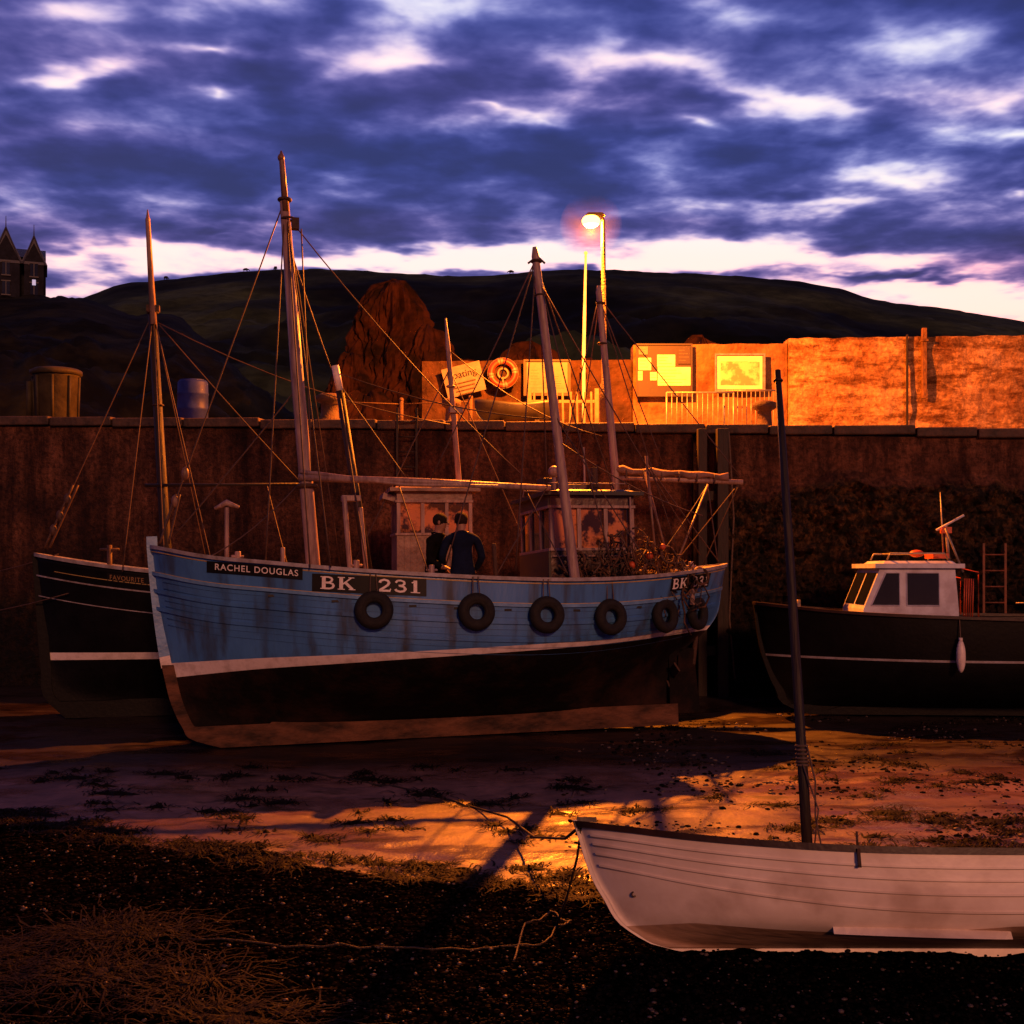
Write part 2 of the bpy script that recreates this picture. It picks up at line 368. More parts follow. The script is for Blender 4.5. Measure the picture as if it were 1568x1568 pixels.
mb=MB(); wheelhouse(mb,1.72,3.02,0.74,1.55,2.66,3.28,3.44,3,3,0,1,2,3)
mb.box((2.45,0,3.60),(0.5,0.35,0.14),0); mb.cyl((2.1,-.3,3.5),(2.1,-.3,4.3),0.015,mi=1); mb.cyl((2.8,.3,3.5),(2.8,.3,3.78),0.03,mi=1)
mb.ball((2.8,.3,3.84),0.09,1); mb.box((3.0,0.45,3.64),(0.14,0.28,0.14),3)
mb.cyl((2.2,.4,3.5),(2.2,.4,3.9),0.05,mi=4); mb.box((1.5,0,1.9),(0.4,1.1,0.75),0)
mb.tube([(1.8,.80,3.42),(1.8,.80,2.0)],.015,6,1); mb.tube([(3.0,.78,2.56),(1.75,.78,2.56)],.012,6,1)
mb.torus((2.6,.78,2.25),(0,1,0),.17,.035,4,n=20,k=8)
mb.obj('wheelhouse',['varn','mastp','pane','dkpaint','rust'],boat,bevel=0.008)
mb=MB(); mb.box((3.035,0,2.10),(0.03,1.46,1.08),0); mb.box((3.033,0,3.37),(0.026,1.46,0.14),0)
for y in (-.49,0,.49): mb.box((2.985,y,2.97),(0.012,.40,.56),1)
mb.obj('wheelhouse_front',['dkpaint','glass'],boat)
mb=MB()
mb.tube([W((-2.72,16.5,1.5)),W((-2.80,16.5,2.6)),W((-3.02,16.5,5.2)),W((-3.2,16.5,7.65))],[.105,.10,.09,.065],14,0)
mb.tube([W((-3.17,16.47,7.45)),W((-3.23,16.47,8.22)),W((-3.235,16.47,8.3))],[.05,.038,.01],10,1)
mb.torus(W((-3.19,16.5,7.62)),(0,0,1),0.08,0.022,2); mb.torus(W((-3.14,16.5,7.35)),(0,0,1),0.09,0.016,2)
mb.ball(W((-3.235,16.47,8.2)),(0.05,0.05,0.06),1); mb.box(W((-3.02,16.38,7.25)),(0.1,0.1,0.16),2)
mb.torus(W((-2.87,16.5,3.6)),(0,0,1),0.12,0.03,2)
mb.obj('foremast',['mastp','wood','rust'],boat)
mb=MB()
mb.tube([W((0.98,16.45,1.6)),W((0.87,16.5,2.4)),W((0.33,16.6,6.85)),W((0.32,16.6,6.98))],[.078,.074,.055,.03],14,0)
mb.torus(W((0.345,16.6,6.78)),(0,0,1),0.065,0.02,1); mb.torus(W((0.40,16.6,6.3)),(0,0,1),0.068,0.014,1)
for s in (-.12,.12): mb.tube([W((.345+s,16.6,6.75)),W((.36,16.6,6.85))],.015,6,1)
mb.obj('mizzen_mast',['mastp','rust'],boat)
mb=MB(); mb.tube([W((-2.98,16.4,3.72)),W((-1.2,16.5,3.66)),W((0.55,16.75,3.58))],[.048,.052,.042],12,0)
mb.tube([W((-2.95,16.4,3.80)),W((-1.5,16.45,3.62)),W((-.2,16.55,3.60))],[.03,.028,.025],8,0)
mb.obj('boom',['mastp'],boat)
mb=MB(); mb.tube([W((-2.56,17.0,5.36)),W((-2.49,17.0,5.0))],[.055,.055],10,0); mb.tube([W((-2.49,17.0,5.0)),W((-2.0,17.0,1.9))],[.058,.065],10,1)
mb.obj('derrick',['white','dkwood'],boat)
mb=MB()
mb.cyl(W((-2.15,16.1,1.6)),W((-2.3,16.1,3.45)),0.035,mi=0); mb.cyl(W((-1.95,16.3,1.6)),W((-2.1,16.3,3.3)),0.03,mi=0); mb.box(W((-2.22,16.2,3.42)),(0.26,0.14,0.08),0)
mb.cyl(W((-3.93,16.2,2.0)),W((-3.93,16.2,3.30)),0.03,mi=0); mb.tube([W((-4.10,16.2,3.28)),W((-3.93,16.2,3.36)),W((-3.76,16.2,3.30))],[.02,.05,.02],8,0); mb.box(W((-3.93,16.2,2.5)),(0.12,0.12,0.2),1)
mb.box(W((-2.8,16.4,2.1)),(0.5,0.9,0.6),1); mb.cyl(W((-1.9,16.2,1.95)),W((-1.9,17.1,1.95)),0.17,mi=1)
mb.box(W((-0.35,16.9,1.9)),(0.9,0.8,0.7),3); mb.cyl(W((-3.1,15.9,2.2)),W((-3.1,15.9,2.75)),.03,mi=0); mb.cyl(W((-.2,16.2,2.0)),W((-.25,16.2,2.8)),.03,mi=1)
for u,y in ((7.4,.5),(7.4,-.5),(5.9,1.2),(.9,.9),(4.9,1.3),(.9,-.9)):
    mb.cyl((u,y,hA.sheer(u/8.5)-0.5),(u,y,hA.sheer(u/8.5)+0.14),0.04,mi=0)
    mb.cyl((u-.08,y,hA.sheer(u/8.5)+0.07),(u+.08,y,hA.sheer(u/8.5)+0.07),0.016,mi=0)
mb.obj('deck_gear',['mastp','rust','steel','varn'],boat,bevel=0.01)
mb=MB()
for i in range(210):
    u=random.uniform(0.9,2.9); z=2.12+random.random()**1.2*0.95*(1-abs(u-1.9)/1.6); y=random.uniform(0.86,1.1)
    p=Vector((u,y,z)); pts=[p.copy()]
    for k in range(5): p=p+Vector((random.uniform(-.12,.12),random.uniform(-.04,.04),random.uniform(-.2,.08))); pts.append(p.copy())
    mb.tube(pts,random.choice([.008,.012,.016]),5,random.choice([0,0,1]))
for i in range(4): mb.ball((random.uniform(1.0,2.6),random.uniform(.95,1.1),random.uniform(2.25,2.7)),random.uniform(.04,.06),2)
for i in range(6): mb.torus((random.uniform(.8,3.0),1.05,random.uniform(2.2,2.6)),(random.uniform(-.4,.4),1,0.2),0.12,0.020,0)
for i in range(10): mb.ball((random.uniform(0.8,3.2),random.uniform(.3,1.15),2.05+random.random()*0.12),(.2,.16,.16),0,jit=.5)
for i in range(8): mb.ball((random.uniform(3.4,5.6),random.uniform(.2,1.0),1.95+random.random()*0.1),(.2,.18,.22),0,jit=.5)
mb.obj('fishing_nets',['net','rope','orange'],boat)
mb=MB()
J=(-3.2,16.5,7.6)
Rg=[(J,(-4.78,15.95,2.80),0),((-3.19,16.5,7.5),(-3.22,15.35,2.55),0),((-3.17,16.5,7.5),(-2.62,15.25,2.5),0),((-3.17,16.5,7.5),(-2.35,15.25,2.5),0),
 ((-3.17,16.5,7.5),(-2.6,17.95,2.3),0),((-3.12,16.5,7.35),(0.2,16.9,3.72),0.15),((-3.0,16.5,5.0),(-4.6,16.0,2.9),0.02),
 ((-2.5,17,5.25),(.55,16.6,4.55),.12),((-2.5,17,5.1),(-1.5,16.9,3.7),.0),((-3.1,16.5,6.9),(-2.6,16.9,5.3),0.03),
 ((.33,16.6,6.8),(-1.14,16.5,3.7),0.02),((.33,16.6,6.8),(-.9,16.0,2.5),0.0),((.35,16.6,6.7),(1.35,15.9,2.5),0),((.35,16.6,6.7),(1.9,17.9,2.6),0),((.33,16.6,6.7),(.05,15.7,2.45),0),
 ((.33,16.6,6.6),(2.9,18.1,2.6),.05),((-2.8,16.45,3.7),(-2.95,16.45,7.2),0.0),((.5,16.7,3.6),(-.25,16.2,2.3),0),((.4,16.6,6.2),(.5,16.7,3.6),0),
 ((.2,16.7,3.55),(.75,15.9,2.4),.02),((-1.6,16.5,3.65),(-1.1,15.6,2.4),0.03),((-3.0,16.4,3.6),(-4.05,15.5,2.6),.1),
 ((-2.5,17,5.0),(-1.9,15.5,2.4),0),((.7,16.5,4.2),(2.9,17.9,3.2),.1),((.6,16.5,4.6),(1.9,16.3,2.5),.02)]
for a,b,s in Rg: mb.rope(W(a),W(b),0.0105 if s==0 else 0.0095,s)
for f in (0.80,0.88):
    p=Vector(J).lerp(Vector((-4.78,15.95,2.80)),f); mb.ball(W(p),(0.05,0.04,0.09),1)
p0=Vector(J).lerp(Vector((-4.78,15.95,2.80)),0.86)
for d in (-.03,0.03): mb.rope(W(p0+Vector((d,0,0))),W((-4.72+d*2,15.95,2.8)),0.016)
mb.obj('rigging',['wire','wood'],boat)
mb=MB()
mb.cyl(W((2.2,17.6,2.0)),W((2.02,17.7,4.1)),.022,mi=0); mb.cyl(W((2.5,18.2,2.2)),W((2.1,18.6,3.9)),.02,mi=0); mb.cyl(W((2.4,17.7,2.3)),W((3.1,18.6,3.7)),.018,mi=0)
mb.rope(W((2.02,17.7,4.0)),W((3.2,18.2,2.5)),.01,.02,1); mb.rope(W((3.1,18.6,3.7)),W((3.2,18.3,2.5)),.01,0,1); mb.rope(W((3.1,18.6,3.7)),W((2.1,17.8,2.4)),.01,.03,1)
for i in range(6): mb.ball(W((1.9+i*.14,17.2+i*.05,2.33)),(.09,.08,.07),2,jit=.4)
mb.obj('stern_gantry',['wood','wire','net'],boat)

# ================================================================== SECOND FISHING BOAT (behind)
loc=(3.2,20.6,0.0); rot=(R(2),0,R(180+10.6)); b2=empty('fishing_boat.001',loc,rot); WM2=MW(loc,rot).inverted(); W2=lambda p: WM2@Vector(p)
hB=Hull(10.9,1.12,0.22,herm([0,.2,.4,.6,.8,.93,1],[2.2,2.05,2.02,2.1,2.28,2.46,2.60]),herm([0,.5,1],[1.15,1.08,1.04]),herm([0,.5,1],[.08,.09,.12]),
  herm([0,.3,.8,1.5,2.6],[10.4,10.7,10.78,10.84,10.92]),herm([0,.6,1.0,1.4,2.4],[.8,.7,.4,.1,0]),
  herm([0,.08,.18,.3,.42,.55,.75,1],[.04,.22,.50,.76,.90,.965,.99,1.0]),kb=(.52,1.2),ks=(.5,1.6))
hull_mesh(hB,'hull',b2,['black','white','black','inner','deck'],bul=0.5)
mb=MB(); keel_stem(hB,mb,.06,0,aft=.8); mb.obj('keel',['black'],b2)
mb=MB(); strake(hB,mb,lambda t:hB.sheer(t)-.03,.055,.05,0,inn=.1); strake(hB,mb,lambda t:hB.sheer(t)-.34,.022,.02,1); strake(hB,mb,lambda t:hB.sheer(t)-.22,.010,.01,2,t0=.7,t1=.97)
strake(hB,mb,lambda t:hB.sheer(t)-.66,.014,.014,1); mb.obj('rubbing_strakes',['rail','rail','yellow'],b2)
mb=MB(); hull_board(hB,mb,8.7,9.75,2.10,2.24,.01,0,slope=.11); mb.obj('name_board',['blackbd'],b2)
M['gold']=pmat('gold_lettering',(0.3,0.17,0.07),None,20,.5)
hull_text(hB,"FAVOURITE",9.45,2.20,.10,b2,'name_lettering','gold',slope=.11,bold=.001,xs=.9)
mb=MB()
mb.tube([W2((-5.5,19.1,1.6)),W2((-5.6,19,2.8)),W2((-5.82,19,6.6))],[.09,.085,.065],12,1)
mb.tube([W2((-5.78,18.95,6.3)),W2((-5.87,18.95,7.95)),W2((-5.875,18.95,8.15))],[.055,.04,.008],10,0)
mb.torus(W2((-5.81,19,6.5)),(0,0,1),.08,.02,2); mb.torus(W2((-5.72,19,5.0)),(0,0,1),.08,.015,2)
mb.box(W2((-5.8,19,6.56)),(.20,.14,.1),2); mb.ball(W2((-5.872,18.95,7.98)),(.04,.04,.06),0)
mb.obj('foremast',['mastp','dkwood','rust'],b2)
mb=MB(); mb.tube([W2((1.85,20.3,1.6)),W2((1.78,20.3,4.0)),W2((1.5,20.3,7.1)),W2((1.5,20.3,7.2))],[.078,.072,.052,.03],12,0); mb.torus(W2((1.53,20.3,6.9)),(0,0,1),.065,.02,1)
mb.torus(W2((1.56,20.3,6.2)),(0,0,1),.07,.018,1)
mb.obj('mizzen_mast',['mastp','rust'],b2)
mb=MB(); pts=[];rr=[]
for i in range(13):
    f=i/12; pts.append(W2((1.75+f*1.95,20.3-.2*f,4.02-.13*f+0.02*math.sin(i*2.1)))); rr.append(.06+.018*math.sin(i*1.7))
mb.tube(pts,rr,10,0); mb.tube([W2((1.75,20.3,3.88)),W2((3.95,20.1,3.80))],[.04,.045],10,1)
for i in range(6): mb.torus(W2((1.95+i*.3,20.28-.03*i,3.96-.02*i)),(1,0,0),.085,.013,2,n=14,k=6)
mb.obj('furled_sail',['sail','mastp','rope'],b2)
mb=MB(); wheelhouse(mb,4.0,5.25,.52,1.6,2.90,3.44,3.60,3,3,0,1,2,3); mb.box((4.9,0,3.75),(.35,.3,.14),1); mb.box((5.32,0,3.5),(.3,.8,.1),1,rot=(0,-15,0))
mb.tube([W2((-.87,19.8,3.5)),W2((-1.08,19.8,6.1)),W2((-1.12,19.8,6.55))],[.05,.04,.015],8,1); mb.box(W2((-.95,19.8,5.0)),(.22,.18,.1),1)
mb.torus(W2((-1.03,19.8,5.4)),(0,0,1),.06,.02,3)
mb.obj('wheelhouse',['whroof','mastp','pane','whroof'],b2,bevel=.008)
mb=MB()
mb.tube([W2((-5.9,18.9,3.70)),W2((-3.3,18.9,3.72))],[.028,.024],8,0)
for a,b,s in [((-5.8,19,6.5),(-7.4,18.65,2.72),0),((-5.8,19,6.5),(-5.95,17.95,2.35),0),((-5.8,19,6.5),(-5.3,17.95,2.3),0),((-5.8,19,6.5),(-4.6,18.2,2.25),0),((-5.8,19,6.5),(-5.2,20.2,2.2),0),
  ((-5.75,19,6.35),(-1.0,19.8,4.75),.22),((-5.85,18.95,7.8),(-5.75,19,6.5),0),((-5.7,19,6.3),(-3.4,18.9,3.75),.03),((-1.05,19.8,6.0),(1.55,20.3,4.6),.2),((-1.05,19.8,5.7),(-2.6,19.2,2.4),0),
  ((-1.05,19.8,5.7),(.3,20,2.6),0),((1.5,20.3,7.0),(3.9,20.1,3.9),0),((1.5,20.3,7.0),(2.6,20.2,4.1),0),((1.5,20.3,7.0),(.4,19.4,2.3),0),((1.5,20.3,7.0),(2.9,19.9,2.3),.0),((1.5,20.3,6.9),(.9,21.1,2.3),0),
  ((3.9,20.1,3.8),(2.7,20.1,2.3),0),((3.9,20.1,3.8),(3.3,20.5,2.3),0),((-4,19.2,3.7),(-3.5,18.5,2.3),.02),((-7.2,18.65,2.6),(-12.5,21.0,2.2),.3),((-6.9,18.3,2.0),(-12.5,20.0,1.6),.3)]:
    mb.rope(W2(a),W2(b),.010,s,1)
for f in (.80,.87,.93): mb.ball(W2(Vector((-5.8,19,6.5)).lerp(Vector((-7.4,18.65,2.72)),f)),(.055,.05,.09),1)
for d in (-.04,.04): mb.rope(W2((-6.95+d,18.72,3.7)),W2((-7.38+d,18.65,2.7)),.02,0,1)
mb.cyl(W2((-6.3,18.4,2.0)),W2((-6.3,18.4,2.75)),.04,mi=1); mb.cyl(W2((-6.45,18.4,2.68)),W2((-6.15,18.4,2.68)),.022,mi=1)
mb.obj('rigging',['dkwood','wire'],b2)

# ================================================================== SMALL BLACK MOTOR BOAT (right)
loc=(10.95,18.8,0.0); rot=(R(2),0,R(177.5)); b3=empty('motor_boat',loc,rot)
hC=Hull(7.0,1.15,0.12,herm([0,.3,.6,.85,1],[1.62,1.58,1.62,1.70,1.80]),herm([0,.5,1],[.95,.95,.98]),(lambda t:.035),
  herm([0,.12,.4,.9,1.8],[6.1,6.45,6.65,6.85,7.0]),herm([0,.5,1,1.7],[.15,.1,.05,0]),herm([0,.08,.18,.3,.45,.6,.8,1],[.05,.4,.66,.82,.92,.96,.99,1]),kb=(.5,1.1),ks=(.5,1.0),tr=.7)
hull_mesh(hC,'hull',b3,['black','rail','black','inner','deck'],bul=.25)
mb=MB(); keel_stem(hC,mb,.05,0,aft=.2,out=.03); mb.obj('keel',['black'],b3)
mb=MB(); strake(hC,mb,lambda t:hC.sheer(t)-.03,.045,.05,0,inn=.1); mb.obj('rubbing_strake',['gunbr'],b3)
mb=MB()
def prism(mb,prof,y0,y1,mi):
    n=len(prof); V=[(x,y0,z) for x,z in prof]+[(x,y1,z) for x,z in prof]
    F=[tuple(range(n)),tuple(reversed(range(n,2*n)))]+[(i,i+n,(i+1)%n+n,(i+1)%n) for i in range(n)]
    mb.add(V,F,mi)
prism(mb,[(3.95,1.3),(5.45,1.3),(5.42,1.72),(5.16,2.36),(4.0,2.36),(3.95,1.72)],.68,-.68,0)
mb.box((4.56,0,2.40),(1.38,1.5,.07),0); mb.box((4.52,0,2.455),(1.15,1.2,.05),0,taper=(.9,.9))
for sg in (1,-1):
    y=sg*.682
    for pr in ([(5.30,1.78),(5.07,2.29),(4.86,2.29),(4.86,1.78)],[(4.75,1.78),(4.75,2.29),(4.25,2.29),(4.25,1.78)]):
        q=[(x,y,z) for x,z in pr]; mb.add(q+[(x,y+sg*.006,z) for x,_,z in q],[(4,5,6,7) if sg>0 else (7,6,5,4)],1)
        for i in range(4):
            a=Vector(q[i]);b=Vector(q[(i+1)%4]); mb.tube([a,b],.014,4,0)
for yy in (-.33,.33):
    mb.add([(5.403,yy-.28,1.79),(5.403,yy+.28,1.79),(5.200,yy+.28,2.29),(5.200,yy-.28,2.29)],[(0,1,2,3)],1)
for y in (.5,-.5): mb.tube([(4.05,y,2.5),(4.1,y,2.6),(4.95,y,2.6),(5.0,y,2.5)],.015,6,2)
for x in (4.2,4.5,4.8): mb.tube([(x,.5,2.6),(x,-.5,2.6)],.012,6,2)
mb.box((4.1,.1,2.56),(.25,.45,.08),3); mb.ball((4.45,.2,2.6),(.12,.10,.06),3)
mb.tube([(3.95,0,2.4),(4.0,0,3.6)],[.02,.008],6,2); mb.tube([(3.9,.1,2.4),(3.95,.1,3.05)],.025,6,2); mb.tube([(4.1,.1,2.98),(3.66,.1,3.22)],.02,6,0); mb.tube([(3.75,.3,2.3),(4.02,.3,3.0)],.018,6,2)
mb.box((3.95,.1,2.98),(.16,.1,.1),3); mb.tube([(3.62,.6,1.6),(3.62,.6,2.3),(3.98,.6,2.38)],.015,6,3); mb.tube([(3.5,-.6,1.6),(3.5,-.6,2.2),(3.95,-.6,2.3)],.015,6,3)
for i in range(5): mb.tube([(3.7,.55-.1*i,1.6),(3.66,.5-.1*i,2.2)],.012,5,3)
mb.obj('cabin',['bwhite','glass','steel','orange'],b3)
mb=MB()
for x in (.5,1.3,2.1,2.9): mb.tube([(x,1.0,1.55),(x,1.0,1.85)],.012,6,0)
mb.tube([(0.3,1.0,1.85),(3.2,1.02,1.83)],.014,6,0); mb.box((1.2,0,1.65),(1.2,1.2,.35),1); mb.cyl((6.3,0,1.5),(6.3,0,1.85),.04,mi=0)
mb.obj('deck_fittings',['steel','dkpaint'],b3)
mb=MB(); yb=hC.at_u(4.1,1.2)+.09; mb.ball((4.1,yb,1.03),(.07,.07,.25),0,14,12); mb.rope((4.1,yb,1.25),(4.1,yb-.05,1.62),.01,0,1); mb.cyl((4.1,yb,1.25),(4.1,yb,1.31),.03,mi=0)
mb.obj('mooring_fender',['white','rope'],b3)

# ================================================================== FOREGROUND DINGHY
loc=(5.47,8.25,0.0); rot=(R(16),0,R(180)); b4=empty('wooden_dinghy',loc,rot)
hD=Hull(5.0,.78,.055,herm([0,.2,.45,.7,.88,1],[.80,.74,.72,.75,.83,.92]),lambda t:.235-.05*abs(math.sin(t*7)),lambda t:.012,
  herm([0,.06,.16,.4,.92],[4.05,4.38,4.60,4.80,5.0]),herm([0,.3,1],[.1,.05,0]),herm([0,.06,.14,.24,.36,.52,.75,1],[.05,.34,.64,.85,.94,.975,.99,1]),kb=(.62,1.05),ks=(.5,1.0),tr=.6)
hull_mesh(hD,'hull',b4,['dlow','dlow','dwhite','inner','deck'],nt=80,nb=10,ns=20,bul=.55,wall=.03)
mb=MB(); keel_stem(hD,mb,.028,0,aft=.1,out=.03,ztop=.93)
for sg in (1,-1):
    pr=[]
    for i in range(17):
        f=i/16; u=2.20+f*1.15; z=.20+.03*f; y=hD.at_u(u,z); w=.085*max(0.02,math.sin(math.pi*f**.7))**.6
        pr.append((u,y,z,w))
    V=[]
    for u,y,z,w in pr: V+=[(u,sg*(y-.02),z+.015),(u,sg*(y+w),z-.05),(u,sg*(y-.02),z-.045)]
    F=[]
    for i in range(16):
        a=i*3
        for k in range(3): F.append((a+k,a+3+k,a+3+(k+1)%3,a+(k+1)%3))
    mb.add(V,F,0,False)
mb.obj('keel',['dwhite'],b4)
mb=MB(); strake(hD,mb,lambda t:hD.sheer(t)-.04,.045,.020,0,inn=.05,n=80)
mb.box((4.93,0,.90),(.14,.06,.10),0)
for u in (3.2,1.7): mb.box((u,hD.at_u(u,.7)+.028,.66),(.020,.02,.12),1); mb.tube([(u,hD.at_u(u,.72)+.01,.72),(u,hD.at_u(u,.72)+.02,.83)],.008,6,1)
mb.obj('gunwale',['gunbr','rust'],b4)
M['dseam']=pmat('plank_edge_paint',(.34,.26,.22),(.24,.17,.14),6,.5)
mb=MB()
for d in (.13,.21,.30,.41): 
    zf=lambda t,d=d:hD.sheer(t)-d*(0.72+.28*math.sin(math.pi*min(t*1.0,1)))
    strake(hD,mb,zf,.014,.010,0,t1=.985,n=80); strake(hD,mb,lambda t:zf(t)-.005,.004,.004,1,t1=.985,n=80)
mb.obj('clinker_planks',['dwhite','dseam'],b4)
mb=MB()
for u,z in ((1.2,.48),(2.4,.48),(3.35,.50)): mb.box((u,0,z),(.22,2*hD.at_u(u,z)-.06,.03),0)
mb.box((3.35,0,.3),(.14,.14,.4),0); mb.obj('thwarts',['deck'],b4,bevel=.005)
mb=MB(); mb.tube([(3.35,0,.12),(3.34,0,1.5),(3.33,0,3.3),(3.33,0,4.45)],[.041,.038,.033,.026],12,0)
for z in (1.32,1.345,1.37,1.40,1.43,1.46): mb.torus((3.34,0,z),(0,.1,1),.040,.010,1,n=16,k=6)
mb.torus((3.33,0,4.36),(0,0,1),.03,.01,0,n=14,k=6)
mb.tube([(3.31,.05,1.45),(3.27,.06,1.2),(3.29,.07,.95),(3.26,.06,.75),(3.30,.05,.72)],.007,5,1); mb.tube([(3.35,.05,1.32),(3.27,.09,1.0),(3.31,.06,.74)],.006,5,1)
mb.obj('mast',['dkwood','rope'],b4)
mb=MB(); mb.torus((4.62,hD.at_u(4.62,.42)+.004,.42),(-.5,1,0),.016,.006,0,n=14,k=6); mb.obj('bow_fitting',['rust'],b4)

# ================================================================== PEOPLE
def skinmesh(name,verts,edges,rad,root=0,sub=2):
    me=bpy.data.meshes.new(name); me.from_pydata(verts,edges,[]); ob=bpy.data.objects.new(name,me); COL.objects.link(ob)
    sk=ob.modifiers.new('Skin','SKIN'); sk.use_smooth_shade=True
    for i,r in enumerate(rad):
        rr=r if isinstance(r,tuple) else (r,r); me.skin_vertices[0].data[i].radius=rr
        me.skin_vertices[0].data[i].use_root=(i==root)
    ss=ob.modifiers.new('Sub','SUBSURF'); ss.levels=sub; ss.render_levels=sub
    bpy.context.view_layer.update()
    nm=bpy.data.meshes.new_from_object(ob.evaluated_get(bpy.context.evaluated_depsgraph_get()))
    bpy.data.objects.remove(ob); return nm
M['skin']=pmat('skin',(0.30,0.15,0.10),(0.24,0.12,0.08),9,.55); M['hair']=pmat('hair',(0.02,0.015,0.012),(0.01,.008,.006),40,.8,.5,80,spec=.1)
M['hairg']=pmat('brown_hair',(0.035,0.020,0.015),(0.018,.011,.008),40,.8,.5,80,spec=.1)
M['jk1']=pmat('dark_jacket',(0.006,0.006,0.007),(0.003,.003,.0035),6,.9,.4,10,spec=.08); M['jk2']=pmat('blue_jacket',(0.007,0.012,0.038),(0.004,0.007,0.022),5,.9,.4,9,spec=.08)
M['trs']=pmat('dark_trousers',(0.012,0.012,0.018),(0.008,.008,.010),6,.85,.3,12); M['boot']=pmat('boots',(0.02,.02,.02),None,6,.6)
def person(name,loc,heading,jk,hair,bend=0.0,armL=None,armR=None,turn=0.0,wide=1.0):
    e=empty(name,loc,(0,0,heading)); b=bend
    def bp(x,y,z):
        a=b; dz=z-.95; return (x*wide, y*math.cos(a)+dz*math.sin(a), .95+dz*math.cos(a)-y*math.sin(a))
    V=[(0,0,.95),bp(0,0,1.12),bp(0,.01,1.30),bp(0,.0,1.43),bp(0,.01,1.51),bp(0,.03,1.585),bp(0,.045,1.66),bp(0,.03,1.725)]
    E=[(i,i+1) for i in range(7)]; Rr=[(.165,.13),(.16,.125),(.18,.13),(.135,.105),(.058,.060),(.072,.082),(.082,.10),(.06,.075)]
    wr=[]
    for sg,arm in ((1,armL),(-1,armR)):
        arm=arm or [(.235,-.02,1.14),(.235,.08,.90),(.225,.11,.84)]
        i=len(V); V+=[bp(sg*.19,0,1.40)]+[bp(sg*a[0],a[1],a[2]) for a in arm]; E+=[(3,i),(i,i+1),(i+1,i+2),(i+2,i+3)]; Rr+=[.074,.058,.042,(.042,.026)]
        wv=Vector(V[i+3]); wr.append(wv); dr=(Vector(V[i+3])-Vector(V[i+1])).normalized(); a,c=frame(dr)
        for k,(off,ln) in enumerate(((-.028,.075),(-.010,.085),(.010,.08),(.028,.062))):
            j=len(V); p=wv+a*off+dr*.02; V+=[tuple(p),tuple(p+dr*ln*.6),tuple(p+dr*ln-c*.02)]; E+=[(i+3,j),(j,j+1),(j+1,j+2)]; Rr+=[.011,.010,.008]
        j=len(V); V+=[tuple(wv-a*.04-dr*.005),tuple(wv-a*.06+dr*.035)]; E+=[(i+3,j),(j,j+1)]; Rr+=[.012,.010]
    for sg in (1,-1):
        i=len(V); V+=[(sg*.10,0,.88),(sg*.12,.02,.50),(sg*.12,-.03,.11),(sg*.13,.02,.05),(sg*.14,.15,.04)]; E+=[(0,i),(i,i+1),(i+1,i+2),(i+2,i+3),(i+3,i+4)]; Rr+=[.095,.065,.05,.05,(.045,.035)]
    me=skinmesh('body',V,E,Rr)
    for m in (jk,'trs','skin','boot'): me.materials.append(M[m])
    nk=Vector(V[4])
    for p in me.polygons:
        c=p.center; p.use_smooth=True
        if c.z<.13: p.material_index=3
        elif any((c-w).length<.10 for w in wr): p.material_index=2
        elif (c-Vector(V[6])).length<.20 and c.z>nk.z-.01: p.material_index=2
        elif c.z<.86 and abs(c.x)<.21: p.material_index=1
    ob=bpy.data.objects.new('body',me); COL.objects.link(ob); ob.parent=e
    hc=Vector(V[6]); mb=MB()
    F=Vector((math.sin(turn),math.cos(turn),-b*.5)).normalized(); S=Vector((F.y,-F.x,0)).normalized()
    mb.ball(hc+Vector((0,0,.030))-F*.022,(.095,.108,.105),0,16,10,jit=.08,zmin=-.65)
    mb.ball(hc+F*.105-Vector((0,0,.01)),(.014,.018,.024),1,8,6)
    for sg in (1,-1):
        mb.ball(hc+S*sg*.086,(.012,.02,.032),1,8,6); mb.ball(hc+F*.092+S*sg*.032+Vector((0,0,.012)),.010,2,8,6)
    mb.box(hc+F*.098-Vector((0,0,.05)),(.045,.012,.008),3)
    mb.torus(Vector(V[4])-Vector((0,0,.02)),(0,.2,1),.072,.030,4,n=18,k=8); mb.torus(Vector((0,0,.86)),(0,0,1),.14,.035,4,n=20,k=8)
    mb.obj('head_and_collar',[hair,'skin','blackbd','skin',jk],e)
    return e
person('person',(-1.10,16.55,1.44),R(-110),'jk1','hair',bend=.10,armL=[(.25,.02,1.15),(.22,.22,1.05),(.18,.28,1.05)])
person('person.001',(-.68,16.25,1.46),R(12),'jk2','hairg',bend=.16,armL=[(.26,.02,1.16),(.20,.22,1.0),(.16,.28,.98)],armR=[(.26,.02,1.16),(.20,.22,1.0),(.16,.28,.98)],wide=1.1)

# ================================================================== QUAY
Yw=lambda x:21.8-.09*x if abs(x)<14 else (21.8-.09*14 if x>0 else 21.8+.09*14)
Zd=lambda x:5.0-.02*max(-14,min(14,x))
def attrmat(name,builder):
    m=bpy.data.materials.new(name); m.use_nodes=True; builder(m.node_tree,m.node_tree.nodes,m.node_tree.links,m.node_tree.nodes['Principled BSDF']); return m
def nnoise(N,Lk,scale,detail=5,rough=.6,vec=None,stretch=None):
    tc=N.new('ShaderNodeTexCoord'); n=N.new('ShaderNodeTexNoise'); n.inputs['Scale'].default_value=scale; n.inputs['Detail'].default_value=detail; n.inputs['Roughness'].default_value=rough
    if stretch:
        mp=N.new('ShaderNodeMapping'); mp.inputs['Scale'].default_value=stretch; Lk.new(tc.outputs['Object'],mp.inputs[0]); Lk.new(mp.outputs[0],n.inputs['Vector'])
    else: Lk.new(tc.outputs['Object'],n.inputs['Vector'])
    return n
